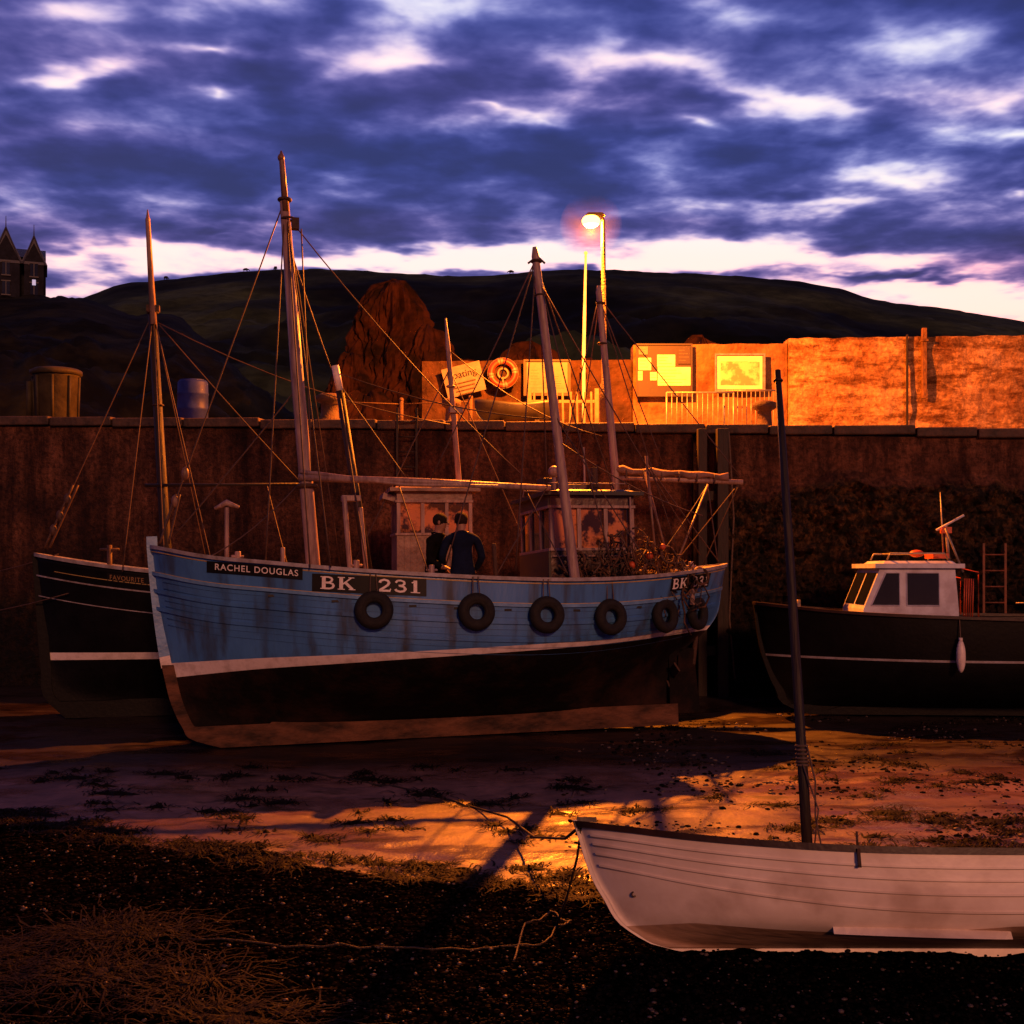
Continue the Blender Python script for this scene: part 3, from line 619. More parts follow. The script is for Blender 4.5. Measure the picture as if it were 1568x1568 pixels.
def ramp(N,Lk,src,p0,c0,p1,c1):
    r=N.new('ShaderNodeValToRGB'); r.color_ramp.elements[0].position=p0; r.color_ramp.elements[0].color=(*c0,1); r.color_ramp.elements[1].position=p1; r.color_ramp.elements[1].color=(*c1,1)
    Lk.new(src,r.inputs['Fac']); return r.outputs['Color']
def mixc(N,Lk,f,a,b,mode='MIX'):
    x=N.new('ShaderNodeMix'); x.data_type='RGBA'; x.blend_type=mode
    if isinstance(f,float): x.inputs[0].default_value=f
    else: Lk.new(f,x.inputs[0])
    for s,i in ((a,6),(b,7)):
        if isinstance(s,tuple): x.inputs[i].default_value=(*s,1)
        else: Lk.new(s,x.inputs[i])
    return x.outputs[2]
def qbuild(nt,N,Lk,B):
    at=N.new('ShaderNodeAttribute'); at.attribute_name='weed'
    n1=nnoise(N,Lk,1.1,6,.72); n2=nnoise(N,Lk,2.2,5,.7,stretch=(1.6,1.6,.22)); n3=nnoise(N,Lk,12,5,.75); n4=nnoise(N,Lk,6,6,.8); n6=nnoise(N,Lk,.5,3,.6)
    conc=ramp(N,Lk,n1.outputs['Fac'],.32,(.065,.026,.016),.66,(.26,.105,.058))
    streak=ramp(N,Lk,n2.outputs['Fac'],.38,(.28,.25,.24),.62,(1,1,1)); c=mixc(N,Lk,1.0,conc,streak,'MULTIPLY')
    big=ramp(N,Lk,n6.outputs['Fac'],.40,(.55,.55,.55),.60,(1.1,1.1,1.1)); c=mixc(N,Lk,1.0,c,big,'MULTIPLY')
    sp=ramp(N,Lk,n3.outputs['Fac'],.38,(.40,.38,.36),.60,(1.15,1.15,1.15)); c=mixc(N,Lk,1.0,c,sp,'MULTIPLY')
    weed=ramp(N,Lk,n4.outputs['Fac'],.46,(.007,.006,.003),.66,(.15,.072,.028))
    a=N.new('ShaderNodeMath'); a.operation='MULTIPLY_ADD'; Lk.new(n4.outputs['Fac'],a.inputs[0]); a.inputs[1].default_value=1.2; a.inputs[2].default_value=-.6
    b=N.new('ShaderNodeMath'); b.operation='ADD'; Lk.new(at.outputs['Fac'],b.inputs[0]); Lk.new(a.outputs[0],b.inputs[1])
    f=ramp(N,Lk,b.outputs[0],.42,(0,0,0),.52,(1,1,1))
    c=mixc(N,Lk,f,c,weed)
    # wall colour darkened towards its foot
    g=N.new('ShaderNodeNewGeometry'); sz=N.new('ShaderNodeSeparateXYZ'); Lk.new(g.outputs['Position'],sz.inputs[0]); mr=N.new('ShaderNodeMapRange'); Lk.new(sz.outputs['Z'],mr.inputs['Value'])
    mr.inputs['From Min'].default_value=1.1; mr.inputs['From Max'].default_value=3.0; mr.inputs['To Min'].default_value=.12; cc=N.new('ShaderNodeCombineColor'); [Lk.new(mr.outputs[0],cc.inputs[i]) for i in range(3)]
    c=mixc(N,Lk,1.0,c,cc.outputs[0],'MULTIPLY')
    Lk.new(c,B.inputs['Base Color']); B.inputs['Roughness'].default_value=.7; B.inputs['Specular IOR Level'].default_value=.25
    bp=N.new('ShaderNodeBump'); bp.inputs['Strength'].default_value=1.0; bp.inputs['Distance'].default_value=.10; Lk.new(n3.outputs['Fac'],bp.inputs['Height']); Lk.new(bp.outputs[0],B.inputs['Normal'])
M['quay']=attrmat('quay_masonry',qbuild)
quay=empty('harbour_wall')
xs=sorted(set([-60,-45,-30,-22,-18,-15]+[round(-13+.09*i,3) for i in range(0,186)]+[round(3.70+.04*i,3) for i in range(0,240)]+[13.4,14,18,22,30,45,60]))
nz=100; V=[];wd=[]
for x in xs:
    zt=Zd(x)-.2
    for k in range(nz+1):
        z=-.4+(zt+.4)*k/nz; p=Vector((x,0,z))
        if x>3.69:
            edge=3.95+.22*noise.noise(Vector((x*.9,0,3)))+.12*noise.noise(Vector((x*3,0,8)))-.5*max(0,(x-8.6)/3)-(.5*max(0,(5.0-x)/1.3))
            w=min(1,max(0,(edge-z)/.22)); d=.16*w+w*(.20*noise.fractal(p*2.2,.8,2.1,5)+.20*abs(noise.noise(p*5.5))+.12*abs(noise.noise(p*11)))+.012*noise.fractal(p*3,.8,2,4)
            a=min(1,max(0,(edge-z)/.35+.25*noise.noise(p*3)))
        else:
            w=min(1,max(0,(2.3-z)/1.3)); d=.018*noise.fractal(p*1.7,.8,2,4)+.06*w*abs(noise.fractal(p*3,.8,2,4)); a=w
        if 3.3<x<3.69: d=-.35
        V.append((x,Yw(x)-d,z)); wd.append(a)
F=[]
n=nz+1
for i in range(len(xs)-1):
    for k in range(nz): F.append((i*n+k,(i+1)*n+k,(i+1)*n+k+1,i*n+k+1))
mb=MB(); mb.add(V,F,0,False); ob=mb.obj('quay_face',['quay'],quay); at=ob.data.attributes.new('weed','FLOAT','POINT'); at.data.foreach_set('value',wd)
M['cope']=pmat('coping_stone',(.085,.044,.030),(.022,.013,.010),3,.75,.5,14); M['deckst']=pmat('quay_deck_concrete',(.20,.15,.12),(.11,.08,.06),1.5,.75,.3,12)
mb=MB(); x=-30.0
while x<30:
    w=random.uniform(1.0,1.5); xc=x+w/2
    mb.box((xc,Yw(xc)+.22,Zd(xc)-.10+random.uniform(-.015,.015)),(w-.018,.62,.17),0,rot=(0,.0,-5.1 if abs(xc)<14 else 0)); x+=w
mb.obj('coping',['cope'],quay,bevel=.025)
V=[];F=[]
xd=[-60,-30,-14,-7,0,7,14,30,60]
for x in xd: V+=[(x,Yw(x)+.1,Zd(x)-.03),(x,34,Zd(x)-.03)]
for i in range(len(xd)-1): F.append((i*2,i*2+2,i*2+3,i*2+1))
mb=MB(); mb.add(V,F,0); mb.obj('quay_deck',['deckst'],quay)
mb=MB()
for x,w in ((3.42,.16),(3.78,.2)): mb.box((x,Yw(x)-.32,2.35),(w,.2,4.9),0)
for z in (.8,2.2,3.6): mb.box((3.6,Yw(3.6)-.2,z),(.55,.14,.18),0)
mb.tube([(3.9,21.15,4.75),(3.98,21.1,3.2),(3.9,21.1,1.4),(4.0,21.1,.3)],.02,6,1)
mb.obj('timber_fenders',['dkwood','rope'],quay,bevel=.015)
def ladder(name,x,z0,z1,w,mat,y=None):
    y=y or Yw(x)-.16; mb=MB()
    for s in (-1,1): mb.box((x+s*w/2,y,(z0+z1)/2),(.04,.03,z1-z0),0); mb.box((x+s*w/2,y+.1,z1-.15),(.03,.25,.03),0)
    k=z0+.15
    while k<z1: mb.cyl((x-w/2,y,k),(x+w/2,y,k),.014,n=8); k+=.28
    return mb.obj(name,[mat],None)
M['ladr']=pmat('red_lead_ladder',(.22,.06,.025),(.11,.035,.015),8,.6)
ladder('quay_ladder',-1.95,1.2,5.25,.36,'dkwood'); ladder('quay_ladder',8.45,1.0,2.75,.38,'ladr',Yw(8.45)-.45)

# ------------------------------------------------------------------ parapet wall
def wbuild(nt,N,Lk,B):
    n1=nnoise(N,Lk,.8,7,.75); n2=nnoise(N,Lk,1.3,6,.8,stretch=(.5,1,2.0)); n3=nnoise(N,Lk,8,6,.78); n5=nnoise(N,Lk,2.6,6,.75,stretch=(.6,1,1.5))
    c=ramp(N,Lk,n1.outputs['Fac'],.38,(.36,.17,.075),.60,(.74,.46,.24)); s=ramp(N,Lk,n2.outputs['Fac'],.42,(.40,.32,.25),.54,(1,1,1)); c=mixc(N,Lk,1.0,c,s,'MULTIPLY')
    s5=ramp(N,Lk,n5.outputs['Fac'],.45,(.5,.44,.40),.51,(1,1,1)); c=mixc(N,Lk,.6,c,mixc(N,Lk,1.0,c,s5,'MULTIPLY'))
    s3=ramp(N,Lk,n3.outputs['Fac'],.35,(.45,.42,.40),.62,(1.1,1.1,1.1)); c=mixc(N,Lk,1.0,c,s3,'MULTIPLY'); Lk.new(c,B.inputs['Base Color']); B.inputs['Roughness'].default_value=.85; B.inputs['Specular IOR Level'].default_value=.1
    bp=N.new('ShaderNodeBump'); bp.inputs['Strength'].default_value=1.0; bp.inputs['Distance'].default_value=.08; Lk.new(n3.outputs['Fac'],bp.inputs['Height']); Lk.new(bp.outputs[0],B.inputs['Normal'])
M['para']=attrmat('lamplit_stone_wall',wbuild)  # pale tone stands in for lamplight reaching far along this wall
M['para2']=pmat('dimmed_rubble_wall',(.070,.032,.018),(.020,.010,.006),2.4,.85,1.0,9,contrast=(.3,.7),spec=.15)  # tone lowered to stand in for weaker lamplight on the left stretch
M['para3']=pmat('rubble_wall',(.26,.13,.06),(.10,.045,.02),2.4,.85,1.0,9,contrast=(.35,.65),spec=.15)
par=empty('parapet_wall')
def wallslab(x0,x1,y,zt0,zt1,th,mat,name,z0=4.6,amp=.02):
    nx=max(4,int((x1-x0)/.12)); nzz=24; V=[];F=[]
    for i in range(nx+1):
        x=x0+(x1-x0)*i/nx; zt=zt0+(zt1-zt0)*i/nx+.03*noise.noise(Vector((x*3,0,0)))
        for k in range(nzz+1):
            z=z0+(zt-z0)*k/nzz; V.append((x,y-amp*noise.fractal(Vector((x*1.5,y,z*1.5)),.8,2,5),z))
        V.append((x,y+th,zt)); V.append((x,y+th,z0))
    m=nzz+3
    for i in range(nx):
        for k in range(m-1): F.append((i*m+k,(i+1)*m+k,(i+1)*m+k+1,i*m+k+1))
    F.append(tuple(reversed(range(m)))); F.append(tuple(range(nx*m,nx*m+m)))
    mb=MB(); mb.add(V,F,0,False); mb.obj(name,[mat],par)
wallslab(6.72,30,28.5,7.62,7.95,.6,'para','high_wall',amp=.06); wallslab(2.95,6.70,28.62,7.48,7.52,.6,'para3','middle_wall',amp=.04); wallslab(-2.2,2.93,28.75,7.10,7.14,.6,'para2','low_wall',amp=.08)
mb=MB(); mb.box((9.95,28.38,7.0),(.11,.10,1.7),0); mb.box((9.55,28.41,6.6),(.05,.06,2.2),1); mb.box((9.95,28.36,7.55),(.16,.14,.06),0); mb.obj('drain_pipe',['para3','dkwood'],par,bevel=.01)

# street lamp (lit)
lx,ly=1.82,23.2; lamp=empty('street_lamp',(lx,ly,Zd(lx)-.02))
mb=MB(); mb.tube([(0,0,0),(0,0,.9),(0,0,.95),(-.02,0,4.15),(-.05,0,4.22),(-.20,0,4.25)],[.085,.085,.055,.038,.036,.032],12,0)
mb.box((-.18,0,4.265),(.40,.15,.06),0,taper=(.7,.7)); mb.obj('pole',['rust'],lamp)
gl=bpy.data.materials.new('sodium_lamp_glass'); gl.use_nodes=True; bb=gl.node_tree.nodes['Principled BSDF']; bb.inputs['Emission Color'].default_value=(1,.40,.045,1); bb.inputs['Emission Strength'].default_value=16; bb.inputs['Base Color'].default_value=(.8,.6,.3,1)
mb=MB(); mb.ball((-.26,0,4.13),(.18,.13,.13),0,20,12); mb.obj('lamp_bowl',[gl],lamp)
ld=bpy.data.lights.new('sodium_light','POINT'); ld.energy=20000; ld.color=(1,.20,.010); ld.shadow_soft_size=.07
lo=bpy.data.objects.new('sodium_light',ld); lo.location=(-.26,0,3.92); lo.parent=lamp; COL.objects.link(lo)
# scattering sphere added around the lantern to give it a lens-like halo
hm=bpy.data.materials.new('halo_volume'); hm.use_nodes=True; hn=hm.node_tree.nodes; hn.remove(hn['Principled BSDF']); vs=hn.new('ShaderNodeVolumeScatter'); vs.inputs['Density'].default_value=.0008; vs.inputs['Color'].default_value=(1,1,1,1)
hm.node_tree.links.new(vs.outputs[0],hn['Material Output'].inputs['Volume'])
mb=MB(); mb.ball((-.26,0,4.05),.62,0,32,20); mb.obj('lantern_halo',[hm],lamp)

mb=MB(); mb.tube([(1.72,28.2,4.9),(1.72,28.2,7.2),(1.77,28.2,9.6)],[.055,.045,.028],10,0); mb.ball((1.77,28.2,9.62),.045,0); mb.box((1.72,28.3,6.9),(.16,.25,.06),1)
mb.obj('flagpole',['white','rust'])

M['poster']=pmat('yellow_poster',(.80,.74,.50),(.70,.60,.34),3,.5); M['paper']=pmat('notice_paper',(.17,.14,.11),(.10,.08,.06),6,.55); M['nbframe']=pmat('notice_frame',(.04,.022,.013),None,8,.6)
M['ink']=pmat('print_ink',(.08,.06,.04),(.16,.12,.07),12,.7); M['mapc']=pmat('map_board',(.60,.50,.26),(.22,.22,.10),2.5,.5,contrast=(.45,.55))
def notice(name,x0,x1,z0,z1,y,panels,fr='nbframe'):
    mb=MB(); mb.box(((x0+x1)/2,y,(z0+z1)/2),(x1-x0,.05,z1-z0),0)
    t=.04
    for z in (z0,z1): mb.box(((x0+x1)/2,y-.035,z),(x1-x0+t,.05,t),1)
    for x in (x0,x1): mb.box((x,y-.033,(z0+z1)/2),(t,.05,z1-z0-t-.004),1)
    rnd=random.Random(len(name)*7+int(x0*10))
    for pi,(a,b,c,d,mi) in enumerate(panels):
        yy=y-.030-.004*pi
        mb.box((x0+(x1-x0)*(a+b)/2,yy,z0+(z1-z0)*(c+d)/2),((x1-x0)*(b-a),.01,(z1-z0)*(d-c)),mi)
        if mi==5: continue
        nr=min(5,int((d-c)*14))
        for r in range(nr):
            zz=d-(r+1)*(d-c)/(nr+1); w=(b-a)*rnd.uniform(.4,.8)
            mb.box((x0+(x1-x0)*(a+(b-a)*.08+w/2),yy-.006,z0+(z1-z0)*zz),((x1-x0)*w,.004,.010),4)
    mb.obj(name,[fr,fr,'paper','poster','ink','mapc'])
notice('notice_board',3.02,4.34,6.22,7.46,28.45,[(.03,.26,.50,.74,3),(.38,.98,.20,.56,3),(.37,.70,.57,.80,3),(.02,.10,.3,.48,3),(.24,.36,.30,.46,3),(.03,.20,.80,.96,2),(.75,.98,.62,.95,0)])
notice('notice_board',4.92,6.10,6.34,7.22,28.45,[(.04,.96,.05,.95,3),(.10,.90,.15,.80,5)],'steel')
notice('notice_board',.30,1.40,6.25,7.09,28.55,[(.05,.95,.06,.94,2),(.12,.40,.3,.8,2),(.55,.88,.2,.6,2)])
mb=MB(); mb.box((-1.17,28.5,6.62),(.95,.05,.72),0,rot=(0,-14,0))
for i in range(4): mb.box((-1.17+.02*i,28.465,6.45-.09*i+.1),(.6-.08*i,.012,.03),1,rot=(0,-14,0))
mb.obj('boating_sign',['paper','rust'])
def signtext(t,loc,size,rot,mat,parent=None,name='lettering'):
    cu=bpy.data.curves.new(name,'FONT'); cu.body=t; cu.size=size; cu.extrude=.004; cu.align_x='CENTER'; o=bpy.data.objects.new(name,cu); cu.materials.append(M[mat]); COL.objects.link(o); o.location=loc; o.rotation_euler=rot; o.parent=parent; return o
signtext('Boating',(-1.2,28.46,6.68),.24,(R(90),R(-14),0),'blackbd',bpy.data.objects['boating_sign'])
M['lbo']=pmat('lifebuoy_orange',(0.26,0.028,0.010),None,6,.5); M['lbw']=pmat('lifebuoy_white',(0.20,0.16,0.12),None,6,.5)
mb=MB(); mb.torus((0,0,0),(0,1,0),.29,.075,0,n=32,mfun=lambda i:1 if i%8<2 else 0); mb.torus((0,.0,0),(0,1,0),.37,.012,2,n=32,k=6); mb.box((0,.12,0),(.55,.05,.62),3)
mb.torus((0,.05,0),(0,1,0),.12,.03,1,n=24,k=6); mb.cyl((0,.05,-.1),(0,.05,-.35),.02,mi=1)
for i in range(4): mb.torus((.29*math.cos(.2+i*math.pi/2),0,.29*math.sin(.2+i*math.pi/2)),(math.sin(.2+i*math.pi/2),0,-math.cos(.2+i*math.pi/2)),.08,.008,2,n=14,k=6)
mb.obj('lifebuoy',['lbo','lbw','rope','para2'],loc=(-.22,28.45,6.77))
def barrier(name,x0,x1,y,zt,n,mat,zb=4.98):
    mb=MB()
    for z in (zt,zb+.18): mb.tube([(x0,y,z),(x1,y,z)],.02,8)
    for x in (x0,x1): mb.tube([(x,y,zb),(x,y,zt)],.02,8); mb.box((x,y,zb+.02),(.06,.5,.03),0)
    for i in range(1,n): x=x0+(x1-x0)*i/n; mb.tube([(x,y,zb+.18),(x,y,zt)],.010,6)
    mb.obj(name,[mat])
barrier('crowd_barrier',3.42,4.9,26.0,6.02,13,'steel',Zd(4)-.02); barrier('crowd_barrier',4.75,5.95,26.3,6.10,12,'steel',Zd(5)-.02)
M['gatey']=pmat('painted_gate',(.18,.12,.06),(.10,.06,.03),5,.5)
mb=MB()
for i in range(9): mb.box((.52+i*.165,27.2,5.6),(.05,.03,1.15),0,rot=(0,3*(i%2)-1,0))
for z in (5.25,5.95): mb.box((1.18,27.22,z),(1.5,.04,.07),0)
for x in (.4,1.96): mb.box((x,27.22,5.6),(.1,.1,1.3),0)
mb.obj('picket_gate',['gatey'],bevel=.006)
def bollard(x,y,s=1.0,mat='rust'):
    mb=MB(); mb.tube([(0,0,0),(0,0,.08),(0,0,.1),(0,0,.38),(0,0,.44),(0,0,.54),(0,0,.58)],[.26*s,.26*s,.16*s,.14*s,.24*s,.24*s,.14*s],18); mb.obj('mooring_bollard',[mat],loc=(x,y,Zd(x)-.02))
bollard(4.85,22.6,.95); bollard(-3.55,22.9,1.15,'rust'); bollard(-1.2,23.3,.8)
hE=Hull(1.9,.42,.05,herm([0,.5,1],[.50,.42,.56]),lambda t:.1,lambda t:.01,herm([0,.2,.6],[1.6,1.8,1.9]),herm([0,.6],[.1,0]),herm([0,.2,.5,1],[.1,.6,.9,1]),tr=.6)
e=empty('rowing_boat',(1.05,26.0,5.30),(R(6),0,R(180))); hull_mesh(hE,'hull',e,['gunbr','gunbr','dkpaint','inner','deck'],nt=24,nb=4,ns=6,bul=.3,wall=.03)
mb=MB(); mb.box((.5,0,-.15),(.1,.7,.4),0); mb.box((1.3,0,-.15),(.1,.5,.4),0); mb.obj('cradle',['dkwood'],e)
M['tubm']=pmat('storage_tank_plastic',(.050,.040,.022),(.025,.020,.012),3,.65,.2,12,spec=.2)
mb=MB(); mb.tube([(0,0,0),(0,0,.04),(0,0,.9),(0,0,.94)],[.36,.40,.43,.46],16,0); mb.tube([(0,0,.94),(0,0,1.02),(0,0,1.06),(0,0,1.08)],[.50,.50,.42,.3],16,0)
for i in range(8): a=i*math.pi/4+.2; mb.tube([(.41*math.cos(a),.41*math.sin(a),.05),(.44*math.cos(a),.44*math.sin(a),.9)],.03,6)
mb.tube([(-.50,-.1,.1),(-.50,-.1,.8)],.06,8)
mb.obj('storage_bin',['tubm'],loc=(-9.15,23.6,5.15))
M['barb']=pmat('blue_barrel_plastic',(.012,.022,.19),(.008,.014,.12),4,.55,.1,12,spec=.2)
mb=MB(); prof=[(0,.27),(.03,.295),(.25,.30),(.27,.315),(.30,.30),(.55,.30),(.57,.315),(.60,.30),(.80,.295),(.84,.27),(.86,.25),(.83,.24)]
mb.tube([(0,0,z) for z,_ in prof],[r for _,r in prof],24); mb.cyl((.12,0,.83),(.12,0,.87),.035)
mb.obj('blue_barrel',['barb'],loc=(-6.38,23.5,5.12))
mb=MB()
for x,h in ((0,.8),(1.6,.75),(3.1,.8)): mb.tube([(x,0,0),(x,0,h)],.045,8); mb.ball((x,0,h),.055)
mb.tube([(0,0,.72),(1.6,0,.66)],.012,6); mb.tube([(1.6,0,.66),(3.1,0,.72)],.012,6); mb.obj('post_and_chain_railing',['rust'],loc=(-4.0,25.5,5.05))

# ================================================================== TERRAIN
def terrain(name,azs,slope,Y0,Y1,z0,mat,amp,nf,freq,plateau=.5,power=1.15,n_a=220,seed=0,ridge_amp=.3):
    V=[];F=[]; nr=nf+6
    for i in range(n_a+1):
        a=azs[0]+(azs[1]-azs[0])*i/n_a; zr=3+slope(a)*Y1
        for k in range(nr+1):
            if k<=nf:
                f=k/nf; d=Y0+(Y1-Y0)*f; z=z0+(zr-z0)*f**power; w=min(1,4*f)*(1-f)
            else: f=(k-nf)/6; d=Y1*(1+plateau*f); z=zr*(1-.06*f) if k<nr else -1; w=.0
            p=Vector((a*d,d,seed)); z+=amp*w*noise.fractal(p*freq,.8,2.1,6)
            if k>=nf-1: z+=ridge_amp*noise.fractal(Vector((a*d*freq*6,seed,2)),.6,2.1,5)
            V.append((a*d,d,z))
    n=nr+1
    for i in range(n_a):
        for k in range(nr): F.append((i*n+k,(i+1)*n+k,(i+1)*n+k+1,i*n+k+1))
    mb=MB(); mb.add(V,F,0,True); return mb.obj(name,[mat])
PX=lambda p:(p-784)/1800; SL=lambda p:(810-p)/1800
def hbuild(nt,N,Lk,B):
    n1=nnoise(N,Lk,.012,5,.55); n2=nnoise(N,Lk,.25,5,.7); n3=nnoise(N,Lk,.03,4,.6,stretch=(1,.4,2))
    c=ramp(N,Lk,n1.outputs['Fac'],.44,(.010,.011,.008),.56,(.055,.072,.030)); s=ramp(N,Lk,n3.outputs['Fac'],.40,(.4,.4,.4),.58,(1,1,1)); c=mixc(N,Lk,1.0,c,s,'MULTIPLY')
    s=ramp(N,Lk,n2.outputs['Fac'],.35,(.5,.5,.5),.62,(1.1,1.1,1.1)); c=mixc(N,Lk,1.0,c,s,'MULTIPLY'); Lk.new(c,B.inputs['Base Color']); B.inputs['Roughness'].default_value=.95; B.inputs['Specular IOR Level'].default_value=.05
M['hill']=attrmat('hill_grass',hbuild)
M['bank']=pmat('scrub_bank',(.020,.020,.012),(.005,.005,.004),.35,.95,1.0,3,contrast=(.42,.68),spec=.05)
rp=[(-900,520),(-400,470),(0,458),(130,453),(170,437),(250,426),(380,413),(480,409),(600,415),(740,420),(830,412),(900,410),(1000,414),(1180,424),(1280,438),(1340,456),(1450,470),(1568,490),(1800,540),(2300,700),(2800,790)]
sf=herm([PX(a) for a,b in rp],[SL(b)-.0015 for a,b in rp])
terrain('hill',(PX(-900),PX(2800)),sf,70,300,4,'hill',14,60,.02,n_a=420,ridge_amp=.30)
bp_=[(-900,430),(-300,440),(0,452),(60,452),(130,456),(200,479),(270,482),(330,535),(400,598),(450,650),(520,700)]
bf=herm([PX(a) for a,b in bp_],[SL(b)-.001 for a,b in bp_])
terrain('scrub_bank',(PX(-900),PX(520)),bf,31,84,4.7,'bank',3.2,60,.11,plateau=.25,power=1.0,n_a=260,seed=5,ridge_amp=.25)
M['cow']=pmat('cow_hide',(.008,.006,.006),None,3,.9)
def cow(px,face):
    a=PX(px); d=299; x=a*d; z=3+sf(a)*d+.0
    V=[(0,0,.80),(.55,0,.83),(-.6,0,.85),(.95,0,.85),(1.25,0,.6),(1.45,0,.35),(-.85,0,.85),(-.95,0,.35)]
    E=[(0,1),(0,2),(1,3),(3,4),(4,5),(2,6),(6,7)]; Rr=[.40,.36,.36,.2,.15,.1,.06,.03]
    for sx,ks in ((.5,(.52,.48)),(-.6,(-.52,-.68))):
        for sy in (.18,-.18):
            i=len(V); V+=[(sx,sy,.5),(ks[0],sy,.22),(ks[1],sy,.0),(ks[1]+.03,sy,-.3)]; E+=[(1 if sx>0 else 2,i),(i,i+1),(i+1,i+2),(i+2,i+3)]; Rr+=[.16,.10,.08,.07]
    me=skinmesh('cow',V,E,Rr,sub=1); me.materials.append(M['cow']); o=bpy.data.objects.new('cow',me); COL.objects.link(o); o.location=(x,d,z); o.rotation_euler=(0,0,R(face)); o.scale=(.75,)*3
for p,f in ((254,60),(376,20),(422,130),(783,175)): cow(p,f)
M['rock']=pmat('dark_red_rock',(.034,.012,.007),(.006,.003,.0025),1.2,.9,1.0,3.0,contrast=(.38,.62),spec=.08)
def rock(mb,cx,cy,z0,rx,ry,h,seed,n=100,k=70,tp=.3,lean=0,cap=6):
    V=[];F=[]
    for j in range(k+1):
        f=j/k; pr=max(0,(1-f**cap))**.5*(1-tp*f)
        for i in range(n):
            t=2*math.pi*i/n; d=Vector((math.cos(t),math.sin(t),0)); q=Vector((d.x*1.3,d.y*1.3,f*h/rx*.6+seed))
            w=1+.24*noise.fractal(q*1.0,.7,2.1,6)-.26*abs(noise.noise(q*2.6))-.18*abs(noise.noise(q*5.2))+.12*noise.noise(q*9)+.07*noise.noise(q*17)
            V.append((cx+d.x*rx*pr*w+lean*f,cy+d.y*ry*pr*w,z0+h*f+.16*noise.noise(q*4+Vector((0,0,5)))+.35*noise.noise(Vector((d.x*pr*3,d.y*pr*3,seed)))*f))
    for j in range(k):
        for i in range(n): i2=(i+1)%n; F.append((j*n+i,j*n+i2,(j+1)*n+i2,(j+1)*n+i))
    mb.add(V,F,0,False)
mb=MB()
rock(mb,-3.95,38,3.5,2.1,1.8,7.5,3.1,tp=.36,lean=.05,cap=9); rock(mb,-2.6,37.2,3.5,1.7,1.4,5.8,8.2,tp=.35); rock(mb,-5.1,37,3.5,1.2,1.3,5.0,5.5,tp=.35)
rock(mb,-1.4,36.4,3.5,2.0,1.5,4.7,11,tp=.3); rock(mb,.6,36.4,3.5,2.1,1.5,5.2,15.5,tp=.3); rock(mb,2.2,37,3.5,1.7,1.4,4.8,19,tp=.3); rock(mb,5.5,34,3.5,1.6,1.4,5.0,27,tp=.4); rock(mb,-4.2,34,3.5,2.1,1.3,3.3,31)
mb.obj('rock_outcrop',['rock'])

M['slate']=pmat('slate_roof',(.040,.055,.11),(.022,.03,.06),3,.6,.4,8); M['hstone']=pmat('house_stone',(.018,.020,.032),(.009,.010,.016),2,.85,.5,6,spec=.1); M['trim']=pmat('house_trim',(.06,.065,.085),None,4,.6)
M['lit']=pmat('lit_window',(.5,.5,.6),None,3,.2,emit=((.55,.65,1.0),.5))
hs=empty('gabled_house',(-34.1,86,19.3),(0,0,R(21.8)))
mb=MB(); mb.box((-7.1,3,1.6),(14.2,6,3.6),0)
def groof(x0,x1,y0,y1,ze,zp,mi,axis='y'):
    if axis=='y':
        c=(x0+x1)/2; V=[(x0-.15,y0,ze),(c,y0,zp),(x1+.15,y0,ze),(x0-.15,y1,ze),(c,y1,zp),(x1+.15,y1,ze)]
    else:
        c=(y0+y1)/2; V=[(x0,y0-.15,ze),(x0,c,zp),(x0,y1+.15,ze),(x1,y0-.15,ze),(x1,c,zp),(x1,y1+.15,ze)]
    mb.add(V,[(0,3,4,1),(1,4,5,2),(0,1,2),(5,4,3),(0,2,5,3)],mi)
groof(-14.2,-.0,-.1,6.1,3.4,4.7,1,'x')
for c,w,zp in ((-4.7,1.9,5.3),(-2.65,2.0,5.2),(-.80,1.5,4.75),(-7.8,2.2,5.5),(-10.8,2.1,5.5)):
    mb.box((c,-.5,1.6),(w-.2,1.6,3.3),0); groof(c-w/2,c+w/2,-1.35,3,2.7,zp,1)
    mb.add([(c-w/2+.1,-1.36,2.9),(c+w/2-.1,-1.36,2.9),(c,-1.38,zp-.5)],[(0,1,2)],0)
    for s in (-1,1): mb.tube([(c+s*w/2,-1.42,2.7),(c,-1.42,zp)],.05,4,2)
    mb.tube([(c,-1.4,zp-.2),(c,-1.4,zp+.8)],[.05,.02],6,2)
    for z in (.9,2.3): mb.box((c,-1.32,z),(.5,.06,.95),3); mb.box((c,-1.36,z),(.05,.04,.95),2); mb.box((c,-1.36,z+.5),(.62,.06,.08),2); mb.box((c,-1.36,z-.5),(.62,.1,.08),2)
mb.box((-6.3,3,5.2),(.9,.7,1.4),0)
mb.box((-.80,-1.40,1.4),(.24,.03,.4),4)
mb.obj('house_body',['hstone','slate','trim','glass','lit'],hs)

